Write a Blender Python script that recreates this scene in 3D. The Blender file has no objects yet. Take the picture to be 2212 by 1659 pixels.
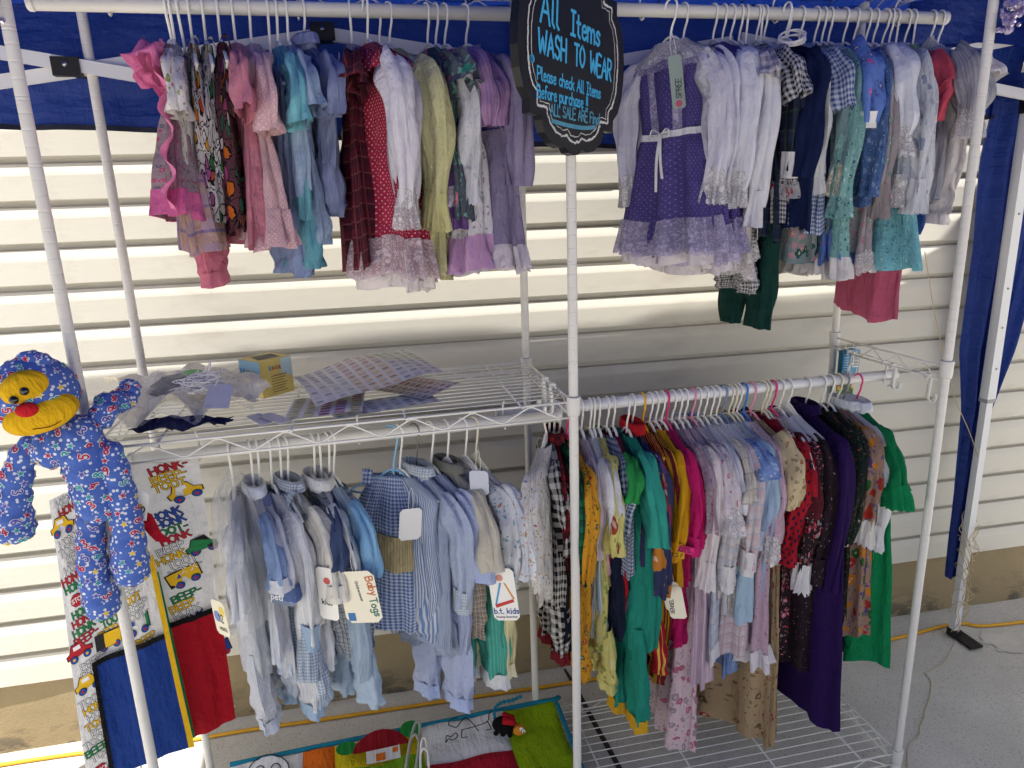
import bpy, math, random
import numpy as np
from mathutils import Vector, Matrix
from mathutils.bvhtree import BVHTree

S = bpy.context.scene
COL = S.collection
R = math.radians

# ------------------------------------------------------------------ camera
cam_d = bpy.data.cameras.new('camera')
cam = bpy.data.objects.new('camera', cam_d)
COL.objects.link(cam)
cam_d.sensor_width = 36.0
cam_d.lens = 1526.3 / 2212 * 36.0
cam_d.clip_start = 0.02
cam_d.clip_end = 500
_r = Vector((0.9720640, -0.2324838, -0.0322936))
_u = Vector((0.0897314, 0.2409491, 0.9663808))
_f = Vector((0.2168867, 0.9422817, -0.2550790))
m = Matrix((_r, _u, -_f)).transposed().to_4x4()
m.translation = (-0.4413, -1.3509, 1.515)
cam.matrix_world = m
S.camera = cam

# ------------------------------------------------------------------ sky, sun, exposure
SUN = Vector((-0.28, -0.20, 1.0)).normalized()          # towards the sun
W = bpy.data.worlds.new('World'); S.world = W; W.use_nodes = True
nt = W.node_tree
bg = nt.nodes['Background']
sky = nt.nodes.new('ShaderNodeTexSky')
sky.sky_type = 'NISHITA'; sky.sun_disc = False
sky.sun_elevation = math.asin(SUN.z)
sky.sun_rotation = math.atan2(SUN.x, SUN.y)
sky.air_density = 1.0; sky.dust_density = 2.5; sky.ozone_density = 1.0
hs = nt.nodes.new('ShaderNodeHueSaturation'); hs.inputs['Saturation'].default_value = 0.34      # sky colour desaturated so the shade turns less blue
nt.links.new(sky.outputs[0], hs.inputs['Color']); nt.links.new(hs.outputs[0], bg.inputs[0])
bg.inputs[1].default_value = 0.108
sd = bpy.data.lights.new('sun', 'SUN'); so = bpy.data.objects.new('sun', sd); COL.objects.link(so)
sd.energy = 5.0; sd.angle = R(0.55); sd.color = (1.0, 0.962, 0.89)
so.rotation_euler = SUN.to_track_quat('Z', 'Y').to_euler()
so.location = (-2, -3, 8)
S.view_settings.view_transform = 'Standard'
S.view_settings.look = 'None'
S.view_settings.exposure = 0.9
S.view_settings.gamma = 1.0
S.view_settings.use_curve_mapping = False
S.render.engine = 'CYCLES'
S.cycles.max_bounces = 4; S.cycles.diffuse_bounces = 3; S.cycles.glossy_bounces = 2; S.cycles.transmission_bounces = 4
S.cycles.transparent_max_bounces = 12
S.cycles.caustics_reflective = False; S.cycles.caustics_refractive = False
S.cycles.use_adaptive_sampling = True; S.cycles.adaptive_threshold = 0.03

# ------------------------------------------------------------------ mesh helpers
class MB:
    """collects vertices, faces and uvs of ONE mesh object"""
    def __init__(s): s.V = []; s.F = []; s.U = []; s.n = 0
    def add(s, V, F, U=None):
        V = np.asarray(V, float).reshape(-1, 3)
        s.V.append(V)
        if U is None: U = V[:, [0, 2]]
        s.U.append(np.asarray(U, float).reshape(-1, 2))
        for f in F: s.F.append(tuple(int(i) + s.n for i in f))
        s.n += len(V)
        return s
    def build(s, name, mat, parent=None, smooth=True):
        V = np.concatenate(s.V); U = np.concatenate(s.U)
        me = bpy.data.meshes.new(name)
        lt = np.array([len(f) for f in s.F], np.int32)
        li = np.fromiter((i for f in s.F for i in f), np.int32)
        me.vertices.add(len(V)); me.vertices.foreach_set('co', V.astype(np.float32).ravel())
        me.loops.add(len(li)); me.loops.foreach_set('vertex_index', li)
        me.polygons.add(len(lt))
        ls = np.concatenate(([0], np.cumsum(lt)[:-1])).astype(np.int32)
        me.polygons.foreach_set('loop_start', ls)
        me.polygons.foreach_set('loop_total', lt)
        me.polygons.foreach_set('use_smooth', np.full(len(lt), bool(smooth)))
        uv = me.uv_layers.new(name='UVMap')
        uv.data.foreach_set('uv', U[li].astype(np.float32).ravel())
        me.update(calc_edges=True); me.validate()
        if mat is not None: me.materials.append(mat)
        o = bpy.data.objects.new(name, me); COL.objects.link(o)
        if parent is not None: o.parent = parent
        return o

def thing(name, label, cat, loc=(0, 0, 0), rz=0.0, group=None, rot=None):
    o = bpy.data.objects.new(name, None); COL.objects.link(o)
    o.empty_display_size = 0.05
    o.location = loc
    o.rotation_euler = rot if rot is not None else (0, 0, rz)
    o['label'] = label; o['category'] = cat
    if group: o['group'] = group
    return o
def tag(o, label, cat, group=None):
    o['label'] = label; o['category'] = cat
    if group: o['group'] = group
    return o
def struct(o): o['kind'] = 'structure'; return o

def gridf(n, mm, off=0):
    i, j = np.meshgrid(np.arange(n - 1), np.arange(mm - 1), indexing='ij')
    a = (i * mm + j).ravel()
    return np.stack([a, a + 1, a + mm + 1, a + mm], 1)

def box(mb, c, s, rot=None):
    c = np.array(c); h = np.array(s) / 2
    P = np.array([[x, y, z] for x in (-1, 1) for y in (-1, 1) for z in (-1, 1)], float) * h
    if rot is not None: P = P @ np.array(rot.to_matrix()).T
    F = [(0, 1, 3, 2), (4, 6, 7, 5), (0, 4, 5, 1), (2, 3, 7, 6), (0, 2, 6, 4), (1, 5, 7, 3)]
    mb.add(P + c, F); return mb
def bar(mb, a, b, w, t, up=(0, 0, 1)):
    """a rectangular bar from a to b; w across 'up', t along the third axis"""
    a = np.array(a, float); b = np.array(b, float); d = b - a; L = np.linalg.norm(d); d /= L
    up = np.array(up, float); s = np.cross(d, up); s /= np.linalg.norm(s); u = np.cross(s, d)
    P = []
    for e in (a, b):
        for i, j in ((-1, -1), (1, -1), (1, 1), (-1, 1)): P.append(e + s * i * t / 2 + u * j * w / 2)
    mb.add(P, [(3, 2, 1, 0), (4, 5, 6, 7), (0, 1, 5, 4), (1, 2, 6, 5), (2, 3, 7, 6), (3, 0, 4, 7)]); return mb

def frames(P):
    P = np.asarray(P, float); T = np.gradient(P, axis=0)
    T /= np.linalg.norm(T, axis=1)[:, None] + 1e-12
    u = np.array([0, 1.0, 0]) if abs(T[0][1]) < 0.9 else np.array([1.0, 0, 0])
    U = []
    for t in T:
        u = u - t * (u @ t); u /= np.linalg.norm(u) + 1e-12; U.append(u.copy())
    U = np.array(U); return T, U, np.cross(T, U)
def tube(mb, P, r, seg=8, cap=True, flat=1.0):
    P = np.asarray(P, float); n = len(P); r = np.broadcast_to(np.asarray(r, float), (n,))
    T, U, B = frames(P)
    a = np.linspace(0, 2 * np.pi, seg + 1)
    V = P[:, None, :] + r[:, None, None] * (np.cos(a)[None, :, None] * U[:, None, :] + flat * np.sin(a)[None, :, None] * B[:, None, :])
    sl = np.concatenate(([0], np.cumsum(np.linalg.norm(np.diff(P, axis=0), axis=1))))
    uv = np.stack(np.broadcast_arrays(a[None, :] * r.mean(), sl[:, None]), -1)
    F = list(gridf(n, seg + 1))
    V = V.reshape(-1, 3)
    if cap:
        F = [tuple(f) for f in F] + [tuple(range(seg, 0, -1)), tuple((n - 1) * (seg + 1) + k for k in range(seg))]
    mb.add(V, F, uv.reshape(-1, 2)); return mb
def rodx(mb, x0, x1, y, z, r, seg=8): return tube(mb, [(x0, y, z), ((x0 + x1) / 2, y, z), (x1, y, z)], r, seg)
def lathe(mb, prof, c=(0, 0, 0), seg=16):
    prof = np.array(prof, float); a = np.linspace(0, 2 * np.pi, seg + 1)
    V = np.stack([prof[:, 0, None] * np.cos(a), prof[:, 0, None] * np.sin(a), np.broadcast_to(prof[:, 1, None], (len(prof), seg + 1))], -1) + np.array(c)
    mb.add(V.reshape(-1, 3), gridf(len(prof), seg + 1)[:, ::-1]); return mb
def smooth_path(P, n=8):
    """Catmull-Rom through the points"""
    P = np.asarray(P, float)
    if len(P) < 3:
        t = np.linspace(0, 1, n + 1)[:, None]; return P[0] * (1 - t) + P[-1] * t
    Q = np.vstack([2 * P[0] - P[1], P, 2 * P[-1] - P[-2]]); out = []
    for i in range(1, len(Q) - 2):
        t = np.linspace(0, 1, n, endpoint=False)[:, None]
        a, b, c, d = Q[i - 1], Q[i], Q[i + 1], Q[i + 2]
        out.append(0.5 * (2 * b + (c - a) * t + (2 * a - 5 * b + 4 * c - d) * t ** 2 + (3 * b - a - 3 * c + d) * t ** 3))
    out.append(P[-1:]); return np.vstack(out)
def poly_prism(mb, pts, y0, y1):
    """outline in x,z extruded from y0 to y1"""
    n = len(pts); P = [(x, y0, z) for x, z in pts] + [(x, y1, z) for x, z in pts]
    F = [tuple(range(n)), tuple(range(2 * n - 1, n - 1, -1))]
    F += [(i, i + n, (i + 1) % n + n, (i + 1) % n) for i in range(n)]
    mb.add(P, F); return mb

# ------------------------------------------------------------------ stroke lettering
GL = {
 'A': (.7, [[(0, 0), (.35, 1), (.7, 0)], [(.12, .36), (.58, .36)]]), 'B': (.62, [[(0, 0), (0, 1)], [(0, 1), (.45, .95), (.5, .75), (.4, .56), (0, .52)], [(0, .52), (.5, .48), (.6, .25), (.45, .03), (0, 0)]]),
 'C': (.62, [[(.6, .82), (.35, 1), (.05, .7), (.05, .3), (.35, 0), (.6, .18)]]), 'D': (.65, [[(0, 0), (0, 1), (.4, .92), (.62, .5), (.4, .06), (0, 0)]]),
 'E': (.55, [[(.55, 1), (0, 1), (0, 0), (.55, 0)], [(0, .52), (.45, .52)]]), 'F': (.52, [[(.52, 1), (0, 1), (0, 0)], [(0, .52), (.42, .52)]]),
 'G': (.66, [[(.6, .82), (.35, 1), (.05, .7), (.05, .3), (.35, 0), (.62, .2), (.62, .45), (.36, .45)]]), 'H': (.62, [[(0, 0), (0, 1)], [(.62, 0), (.62, 1)], [(0, .5), (.62, .5)]]),
 'I': (.4, [[(.2, 0), (.2, 1)], [(0, 1), (.4, 1)], [(0, 0), (.4, 0)]]), 'K': (.58, [[(0, 0), (0, 1)], [(.55, 1), (.02, .45)], [(.18, .58), (.58, 0)]]), 'L': (.5, [[(0, 1), (0, 0), (.5, 0)]]),
 'M': (.8, [[(0, 0), (.08, 1), (.4, .3), (.72, 1), (.8, 0)]]), 'N': (.62, [[(0, 0), (0, 1)], [(0, 1), (.62, 0)], [(.62, 0), (.62, 1)]]), 'O': (.7, [[(.35, 1), (.05, .75), (.03, .3), (.35, 0), (.66, .3), (.66, .72), (.35, 1)]]),
 'P': (.58, [[(0, 0), (0, 1)], [(0, 1), (.48, .95), (.56, .72), (.42, .5), (0, .45)]]), 'R': (.6, [[(0, 0), (0, 1)], [(0, 1), (.48, .95), (.55, .74), (.42, .54), (0, .5)], [(.22, .5), (.6, 0)]]),
 'S': (.58, [[(.55, .85), (.3, 1), (.05, .8), (.15, .56), (.45, .44), (.55, .2), (.3, 0), (.02, .15)]]), 'T': (.62, [[(0, 1), (.62, 1)], [(.31, 1), (.31, 0)]]), 'U': (.62, [[(0, 1), (.02, .3), (.3, 0), (.58, .3), (.6, 1)]]),
 'V': (.64, [[(0, 1), (.32, 0), (.64, 1)]]), 'W': (.9, [[(0, 1), (.2, 0), (.45, .72), (.68, 0), (.9, 1)]]), 'Y': (.6, [[(0, 1), (.3, .5), (.6, 1)], [(.3, .5), (.3, 0)]]), 'X': (.6, [[(0, 1), (.6, 0)], [(0, 0), (.6, 1)]]),
 'a': (.5, [[(.45, .52), (.2, .6), (.03, .3), (.2, 0), (.44, .2)], [(.46, .58), (.46, .1), (.53, 0)]]), 'b': (.48, [[(0, 1), (0, 0)], [(0, .4), (.25, .6), (.46, .3), (.25, 0), (0, .15)]]), 'c': (.44, [[(.42, .5), (.22, .6), (.03, .3), (.22, 0), (.44, .12)]]),
 'd': (.5, [[(.47, 1), (.47, 0)], [(.47, .4), (.22, .6), (.03, .3), (.22, 0), (.47, .15)]]), 'e': (.46, [[(.03, .32), (.44, .36), (.3, .6), (.06, .45), (.08, .1), (.3, 0), (.46, .12)]]), 'f': (.38, [[(.38, .95), (.22, 1), (.14, .8), (.14, 0)], [(0, .56), (.34, .56)]]),
 'g': (.48, [[(.44, .5), (.2, .6), (.03, .3), (.2, .05), (.44, .2)], [(.45, .58), (.45, -.2), (.22, -.38), (.02, -.25)]]), 'h': (.48, [[(0, 1), (0, 0)], [(0, .38), (.24, .6), (.44, .42), (.46, 0)]]), 'i': (.14, [[(.07, .6), (.07, 0)], [(.07, .84), (.07, .9)]]),
 'k': (.46, [[(0, 1), (0, 0)], [(.42, .6), (.02, .28)], [(.16, .38), (.46, 0)]]), 'l': (.2, [[(.04, 1), (.04, .12), (.2, 0)]]), 'm': (.74, [[(0, .6), (0, 0)], [(0, .4), (.2, .6), (.35, .42), (.36, 0)], [(.36, .4), (.55, .6), (.7, .42), (.72, 0)]]),
 'n': (.48, [[(0, .6), (0, 0)], [(0, .4), (.24, .6), (.44, .42), (.46, 0)]]), 'o': (.48, [[(.24, .6), (.03, .42), (.05, .12), (.24, 0), (.44, .14), (.45, .44), (.24, .6)]]), 'p': (.48, [[(0, .6), (0, -.4)], [(0, .4), (.25, .6), (.46, .3), (.25, 0), (0, .15)]]),
 'r': (.36, [[(0, .6), (0, 0)], [(0, .36), (.18, .58), (.36, .52)]]), 's': (.4, [[(.38, .5), (.2, .6), (.04, .46), (.2, .32), (.38, .16), (.2, 0), (.02, .1)]]), 't': (.36, [[(.15, .9), (.15, .1), (.34, 0)], [(0, .6), (.34, .6)]]),
 'u': (.48, [[(0, .6), (.02, .15), (.22, 0), (.44, .2)], [(.46, .6), (.46, 0)]]), 'w': (.66, [[(0, .6), (.15, 0), (.33, .5), (.5, 0), (.66, .6)]]), 'y': (.46, [[(0, .6), (.22, .05)], [(.46, .6), (.1, -.38)]]),
 '!': (.14, [[(.07, 1), (.07, .3)], [(.07, .06), (.07, 0)]]), '.': (.14, [[(.05, .05), (.08, 0)]]), '-': (.4, [[(.04, .45), (.36, .45)]]), '*': (.2, [[(.05, .5), (.1, .56), (.15, .5), (.1, .44), (.05, .5)]]),
 '0': (.52, [[(.26, 1), (.04, .75), (.03, .28), (.26, 0), (.48, .28), (.48, .74), (.26, 1)]]), '1': (.3, [[(0, .8), (.16, 1), (.16, 0)]]), '2': (.5, [[(.02, .78), (.25, 1), (.48, .75), (.02, 0), (.5, 0)]]), '3': (.5, [[(.03, .9), (.3, 1), (.46, .76), (.18, .54), (.48, .3), (.25, 0), (0, .1)]]), '4': (.55, [[(.36, 1), (0, .3), (.55, .3)], [(.38, .6), (.38, 0)]]),
 '5': (.5, [[(.48, 1), (.06, 1), (.03, .58), (.3, .64), (.48, .32), (.25, 0), (0, .1)]]), '6': (.5, [[(.42, .95), (.1, .6), (.03, .25), (.25, 0), (.48, .25), (.25, .5), (.05, .3)]]), '8': (.5, [[(.25, .54), (.04, .78), (.25, 1), (.46, .78), (.25, .54), (.02, .25), (.25, 0), (.48, .25), (.25, .54)]]),
 '9': (.5, [[(.08, .05), (.4, .4), (.47, .75), (.25, 1), (.03, .75), (.25, .5), (.45, .7)]]), '$': (.5, [[(.46, .8), (.25, .92), (.05, .75), (.45, .3), (.25, .08), (.02, .2)], [(.25, 1.05), (.25, -.05)]]), "'": (.12, [[(.06, 1), (.04, .8)]]),
}
def ribbon2(P, w, cap=True):
    P = np.asarray(P, float); T = np.gradient(P, axis=0); T /= np.linalg.norm(T, axis=1)[:, None] + 1e-9
    if cap: P = P.copy(); P[0] -= T[0] * w * .4; P[-1] += T[-1] * w * .4
    N = np.stack([-T[:, 1], T[:, 0]], 1) * w / 2
    V = np.empty((len(P) * 2, 2)); V[0::2] = P + N; V[1::2] = P - N
    return V, [(2 * i, 2 * i + 1, 2 * i + 3, 2 * i + 2) for i in range(len(P) - 1)]
def strokes(text, h, sp=.16, smooth=3):
    """polylines of a text of letter height h, origin at its left baseline"""
    x = 0; out = []
    for ch in text:
        if ch == ' ': x += .45 * h; continue
        w, L = GL[ch]
        for l in L:
            P = np.array(l, float) * h
            if len(P) > 3: P = smooth_path(P, smooth)
            elif len(P) == 2: P = P[0] + (P[1] - P[0]) * np.linspace(0, 1, 4)[:, None]
            else: P = np.vstack([P[i] + (P[i + 1] - P[i]) * np.linspace(0, 1, 4)[:-1, None] for i in range(len(P) - 1)] + [P[-1:]])
            out.append(P + [x, 0])
        x += (w + sp) * h
    return out, x
def letter(mb, text, h, w, mapf, org=(0, 0), ang=0.0, lift=0.0004, sp=.16, xs=1.0):
    """ribbon lettering laid on the surface mapf(u, v, lift) -> xyz"""
    L, tot = strokes(text, h, sp); c, s = math.cos(ang), math.sin(ang)
    for k, P in enumerate(L):
        V, F = ribbon2(P * [xs, 1], w)
        V = np.stack([V[:, 0] * c - V[:, 1] * s + org[0], V[:, 0] * s + V[:, 1] * c + org[1]], 1)
        mb.add(mapf(V[:, 0], V[:, 1], lift + (k % 6) * 0.00005), F, V)
    return tot

# ------------------------------------------------------------------ materials
def lin(h):
    c = [int(h[i:i + 2], 16) / 255 for i in (0, 2, 4)]
    return tuple(x / 12.92 if x <= .04045 else ((x + .055) / 1.055) ** 2.4 for x in c) + (1.0,)
class NB:
    def __init__(s, name):
        s.m = bpy.data.materials.new(name); s.m.use_nodes = True
        s.t = s.m.node_tree; s.b = s.t.nodes['Principled BSDF']; s.out = s.t.nodes['Material Output']
    def n(s, kind, **kw):
        x = s.t.nodes.new('ShaderNode' + kind)
        for k, v in kw.items():
            if k == 'i':
                for a, b in v.items(): s.set(x, a, b)
            else: setattr(x, k, v)
        return x
    def set(s, x, a, b):
        if isinstance(b, bpy.types.NodeSocket): s.t.links.new(b, x.inputs[a])
        else: x.inputs[a].default_value = b
    def math(s, op, a, b=0.0, c=None):
        x = s.n('Math', operation=op); s.set(x, 0, a); s.set(x, 1, b)
        if c is not None: s.set(x, 2, c)
        return x.outputs[0]
    def mix(s, f, a, b, mode='MIX'):
        x = s.n('Mix', data_type='RGBA', blend_type=mode); s.set(x, 0, f); s.set(x, 6, a); s.set(x, 7, b); return x.outputs[2]
    def ramp(s, f, stops, const=False):
        x = s.n('ValToRGB'); s.set(x, 0, f); e = x.color_ramp.elements
        if const: x.color_ramp.interpolation = 'CONSTANT'
        while len(e) > 1: e.remove(e[-1])
        e[0].position = stops[0][0]; e[0].color = stops[0][1]
        for p, c in stops[1:]:
            k = e.new(p); k.color = c
        return x.outputs[0]
    def uv(s, sx=1.0, sy=1.0, rot=0.0):
        t = s.n('TexCoord'); mp = s.n('Mapping'); s.t.links.new(t.outputs['UV'], mp.inputs[0])
        mp.inputs['Scale'].default_value = (sx, sy, 1); mp.inputs['Rotation'].default_value = (0, 0, rot); return mp.outputs[0]
    def obj(s, sc=1.0):
        t = s.n('TexCoord'); mp = s.n('Mapping'); s.t.links.new(t.outputs['Object'], mp.inputs[0])
        mp.inputs['Scale'].default_value = (sc, sc, sc) if not isinstance(sc, tuple) else sc; return mp.outputs[0]
    def noise(s, vec, sc, det=4, rough=.55):
        x = s.n('TexNoise', i={'Vector': vec, 'Scale': sc, 'Detail': det, 'Roughness': rough}); return x.outputs[0]
    def bump(s, h, st=.3, d=.002):
        x = s.n('Bump', i={'Height': h, 'Strength': st, 'Distance': d}); return x.outputs[0]
MATS = {}
def memo(f):
    def g(*a, **k):
        key = (f.__name__, a, tuple(sorted(k.items())))
        if key not in MATS: MATS[key] = f(*a, **k)
        return MATS[key]
    return g
@memo
def plain(hexc, rough=.5, metal=0.0, spec=.4, vary=.06, sc=30.0, bump=0.0):
    n = NB('paint_' + hexc); c = lin(hexc)
    f = n.noise(n.obj(), sc, 3)
    v = n.math('MULTIPLY_ADD', f, vary * 2, 1 - vary)
    col = n.mix(1.0, c, n.n('CombineColor', i={0: v, 1: v, 2: v}).outputs[0], 'MULTIPLY')
    n.set(n.b, 'Base Color', col); n.set(n.b, 'Roughness', n.math('MULTIPLY_ADD', f, .2, rough - .1)); n.set(n.b, 'Metallic', metal)
    n.set(n.b, 'Specular IOR Level', spec)
    if bump: n.set(n.b, 'Normal', n.bump(n.noise(n.obj(), sc * 6, 4), bump, .002))
    return n.m
@memo
def cloth(code, trans=.17, wr=1.0):
    """procedural fabric: 'p:hex' plain, 'd:' dots, 'f:' floral, 'g:' gingham, 'k:' plaid, 's:' stripes, 'm:' picture print, 'l:' lace, 'h:' heather"""
    kind, a = code.split(':'); a = a.split(','); n = NB('fabric_' + code.replace(':', '_').replace(',', '_'))
    hx = [lin(x) for x in a if len(x) == 6]
    num = [float(x) for x in a if len(x) != 6]
    base = hx[0]; uv = n.uv(); alpha = None
    sep = n.n('SeparateXYZ', i={0: uv}); ux, uy = sep.outputs[0], sep.outputs[1]
    if kind in 'ph': col = base
    elif kind == 'd':
        v = n.n('TexVoronoi', i={'Vector': n.uv(rot=.78), 'Scale': num[0], 'Randomness': 0.0})
        col = n.mix(n.math('LESS_THAN', v.outputs['Distance'], num[1] if len(num) > 1 else .2), base, hx[1])
    elif kind in 'fm':
        sc = num[0]
        w = n.n('TexNoise', i={'Vector': uv, 'Scale': sc * 1.6, 'Detail': 2.0})
        uvw = n.n('VectorMath', operation='MULTIPLY_ADD'); n.t.links.new(w.outputs[1], uvw.inputs[0]); uvw.inputs[1].default_value = (.35 / sc * 2,) * 3; n.t.links.new(uv, uvw.inputs[2])
        v = n.n('TexVoronoi', i={'Vector': uvw.outputs[0], 'Scale': sc})
        k = len(hx) - 1; pal = n.ramp(n.n('SeparateColor', i={0: v.outputs['Color']}).outputs[0], [(i / k, hx[i + 1]) for i in range(k)], True)
        if kind == 'f':
            big = n.math('LESS_THAN', v.outputs['Distance'], num[1] if len(num) > 1 else .36)
            core = n.math('LESS_THAN', v.outputs['Distance'], .12)
            v2 = n.n('TexVoronoi', i={'Vector': uvw.outputs[0], 'Scale': sc * 2.3})
            leaf = n.math('LESS_THAN', v2.outputs['Distance'], .26)
            col = n.mix(n.math('MULTIPLY', leaf, .75), base, hx[-1])
            col = n.mix(big, col, pal); col = n.mix(n.math('MULTIPLY', core, .45), col, (1, .95, .85, 1))
        else:
            e = n.n('TexVoronoi', feature='DISTANCE_TO_EDGE', i={'Vector': uvw.outputs[0], 'Scale': sc})
            big = n.math('LESS_THAN', v.outputs['Distance'], .40)
            col = n.mix(big, base, pal)
            ring = n.math('MULTIPLY', n.math('GREATER_THAN', v.outputs['Distance'], .36), n.math('LESS_THAN', v.outputs['Distance'], .44))
            col = n.mix(ring, col, lin('1c1a1c')); col = n.mix(n.math('LESS_THAN', e.outputs['Distance'], .028), col, lin('2a262a'))
    elif kind in 'gk':
        p = 1 / num[0]
        sx = n.math('GREATER_THAN', n.math('SINE', n.math('MULTIPLY', ux, p * 6.283)), 0.0); sy = n.math('GREATER_THAN', n.math('SINE', n.math('MULTIPLY', uy, p * 6.283)), 0.0)
        if kind == 'g': col = n.mix(n.math('MULTIPLY', n.math('ADD', sx, sy), .5), base, hx[1])
        else:
            col = n.mix(n.math('MULTIPLY', sx, .5), base, hx[1]); col = n.mix(n.math('MULTIPLY', sy, .5), col, hx[1])
            lx = n.math('GREATER_THAN', n.math('SINE', n.math('MULTIPLY_ADD', ux, p * 6.283, 1.6)), .93); ly = n.math('GREATER_THAN', n.math('SINE', n.math('MULTIPLY_ADD', uy, p * 6.283, 1.6)), .93)
            col = n.mix(n.math('MULTIPLY', n.math('MAXIMUM', lx, ly), .8), col, hx[-1])
    elif kind == 's':
        sx = n.math('GREATER_THAN', n.math('SINE', n.math('MULTIPLY', ux, 6.283 / num[0])), num[1] if len(num) > 1 else 0.0); col = n.mix(sx, base, hx[1])
    elif kind == 'l':
        v = n.n('TexVoronoi', i={'Vector': uv, 'Scale': num[0] if num else 260.0}); w = n.n('TexVoronoi', i={'Vector': uv, 'Scale': 70.0})
        hole = n.math('GREATER_THAN', v.outputs['Distance'], n.math('MULTIPLY_ADD', n.math('LESS_THAN', w.outputs['Distance'], .3), .5, .42))
        alpha = n.math('MULTIPLY_ADD', hole, -.42, 1.0); col = n.mix(n.math('MULTIPLY', n.math('LESS_THAN', w.outputs['Distance'], .3), .35), tuple(.86 * x for x in base[:3]) + (1,), base)
    lf = n.noise(n.uv(), 9.0, 3); fine = n.noise(n.uv(), 900.0 if kind != 'h' else 420.0, 2)
    am = .1 if kind != 'h' else .55
    v = n.math('ADD', n.math('MULTIPLY_ADD', lf, .16, .9), n.math('MULTIPLY_ADD', fine, am, -am / 2))
    col = n.mix(1.0, col, n.n('CombineColor', i={0: v, 1: v, 2: v}).outputs[0], 'MULTIPLY')
    wv = n.noise(n.uv(38, 13), 1.0, 5, .6); w2 = n.noise(n.uv(16, 22, .5), 1.0, 3, .5)
    hgt = n.math('ADD', wv, n.math('MULTIPLY', w2, .8))
    nrm = n.bump(hgt, .9 * wr, .018)
    nrm2 = n.n('Bump', i={'Height': fine, 'Strength': .25, 'Distance': .0006, 'Normal': nrm}).outputs[0]
    n.set(n.b, 'Base Color', col); n.set(n.b, 'Roughness', .88); n.set(n.b, 'Specular IOR Level', .18); n.set(n.b, 'Normal', nrm2)
    tr = n.n('BsdfTranslucent', i={'Color': col, 'Normal': nrm}); mx = n.n('MixShader', i={0: trans, 1: n.b.outputs[0], 2: tr.outputs[0]})
    last = mx.outputs[0]
    if alpha is not None:
        tp = n.n('BsdfTransparent'); last = n.n('MixShader', i={0: alpha, 1: tp.outputs[0], 2: last}).outputs[0]
    n.t.links.new(last, n.out.inputs[0]); return n.m
@memo
def film():
    n = NB('clear_plastic_film'); f = n.noise(n.obj((60, 40, 50)), 1.0, 6, .65)
    n.set(n.b, 'Base Color', (.9, .91, .92, 1)); n.set(n.b, 'Roughness', .14); n.set(n.b, 'Specular IOR Level', .6); n.set(n.b, 'Normal', n.bump(f, .7, .008))
    fr = n.n('LayerWeight', i={0: .35}); tp = n.n('BsdfTransparent', i={0: (.97, .97, .97, 1)})
    mx = n.n('MixShader', i={0: n.math('MULTIPLY_ADD', fr.outputs[1], .42, .09), 1: tp.outputs[0], 2: n.b.outputs[0]}); n.t.links.new(mx.outputs[0], n.out.inputs[0]); return n.m
@memo
def siding_mat():
    n = NB('vinyl_siding'); o = n.obj((1.2, 14, 14)); g = n.noise(n.obj((14, 160, 160)), 1.0, 3); d = n.noise(n.obj(1.7), 1.0, 4)
    col = n.mix(n.math('MULTIPLY', d, .5), lin('d9d5ca'), lin('cdc8bb')); col = n.mix(n.math('MULTIPLY', g, .12), col, lin('9f9a8c'))
    dirt = n.ramp(n.noise(n.obj((3.3, 9, 9)), 1.0, 6, .7), [(.54, (0, 0, 0, 1)), (.78, (1, 1, 1, 1))]); col = n.mix(n.math('MULTIPLY', dirt, .32), col, lin('8e8470'))
    n.set(n.b, 'Base Color', col); n.set(n.b, 'Roughness', .55); n.set(n.b, 'Specular IOR Level', .3); n.set(n.b, 'Normal', n.bump(g, .12, .001)); return n.m
@memo
def concrete(base='a39d92', dark='6f6a62', sc=1.0, pit=.5):
    n = NB('concrete_' + base); o = n.obj(sc); a = n.noise(o, 2.2, 6, .6); b = n.noise(o, 160.0, 4, .7); c = n.noise(o, 26.0, 5, .65)
    col = n.mix(n.ramp(a, [(.3, (0, 0, 0, 1)), (.75, (1, 1, 1, 1))]), lin(base), lin(dark)); col = n.mix(n.math('MULTIPLY', n.ramp(c, [(.5, (0, 0, 0, 1)), (.7, (1, 1, 1, 1))]), .28), col, lin('c4beb2'))
    col = n.mix(n.math('MULTIPLY', n.ramp(b, [(.54, (0, 0, 0, 1)), (.66, (1, 1, 1, 1))]), pit), col, lin('5b564e'))
    sp = n.n('TexVoronoi', i={'Vector': o, 'Scale': 11.0}); spot = n.math('LESS_THAN', sp.outputs['Distance'], .035); col = n.mix(n.math('MULTIPLY', spot, .7), col, lin('4a453e'))
    n.set(n.b, 'Base Color', col); n.set(n.b, 'Roughness', .92); n.set(n.b, 'Normal', n.bump(n.math('ADD', b, c), .35, .003)); return n.m
@memo
def found_mat():
    n = NB('weathered_foundation'); o = n.obj(); a = n.noise(o, 5.0, 6, .65); b = n.noise(o, 130.0, 4, .7)
    col = n.mix(a, lin('ab9a78'), lin('948364')); col = n.mix(n.math('MULTIPLY', b, .35), col, lin('66583f'))
    z = n.n('SeparateXYZ', i={0: n.obj()}).outputs[2]
    moss = n.math('MULTIPLY', n.ramp(n.noise(n.obj((6, 6, 14)), 1.0, 7, .72), [(.52, (0, 0, 0, 1)), (.6, (1, 1, 1, 1))]), n.ramp(z, [(.0, (1, 1, 1, 1)), (.13, (0, 0, 0, 1))]))
    col = n.mix(n.math('MULTIPLY', moss, .85), col, lin('4b4a44'))
    n.set(n.b, 'Base Color', col); n.set(n.b, 'Roughness', .95); n.set(n.b, 'Normal', n.bump(n.math('ADD', b, a), .5, .004)); return n.m
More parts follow.
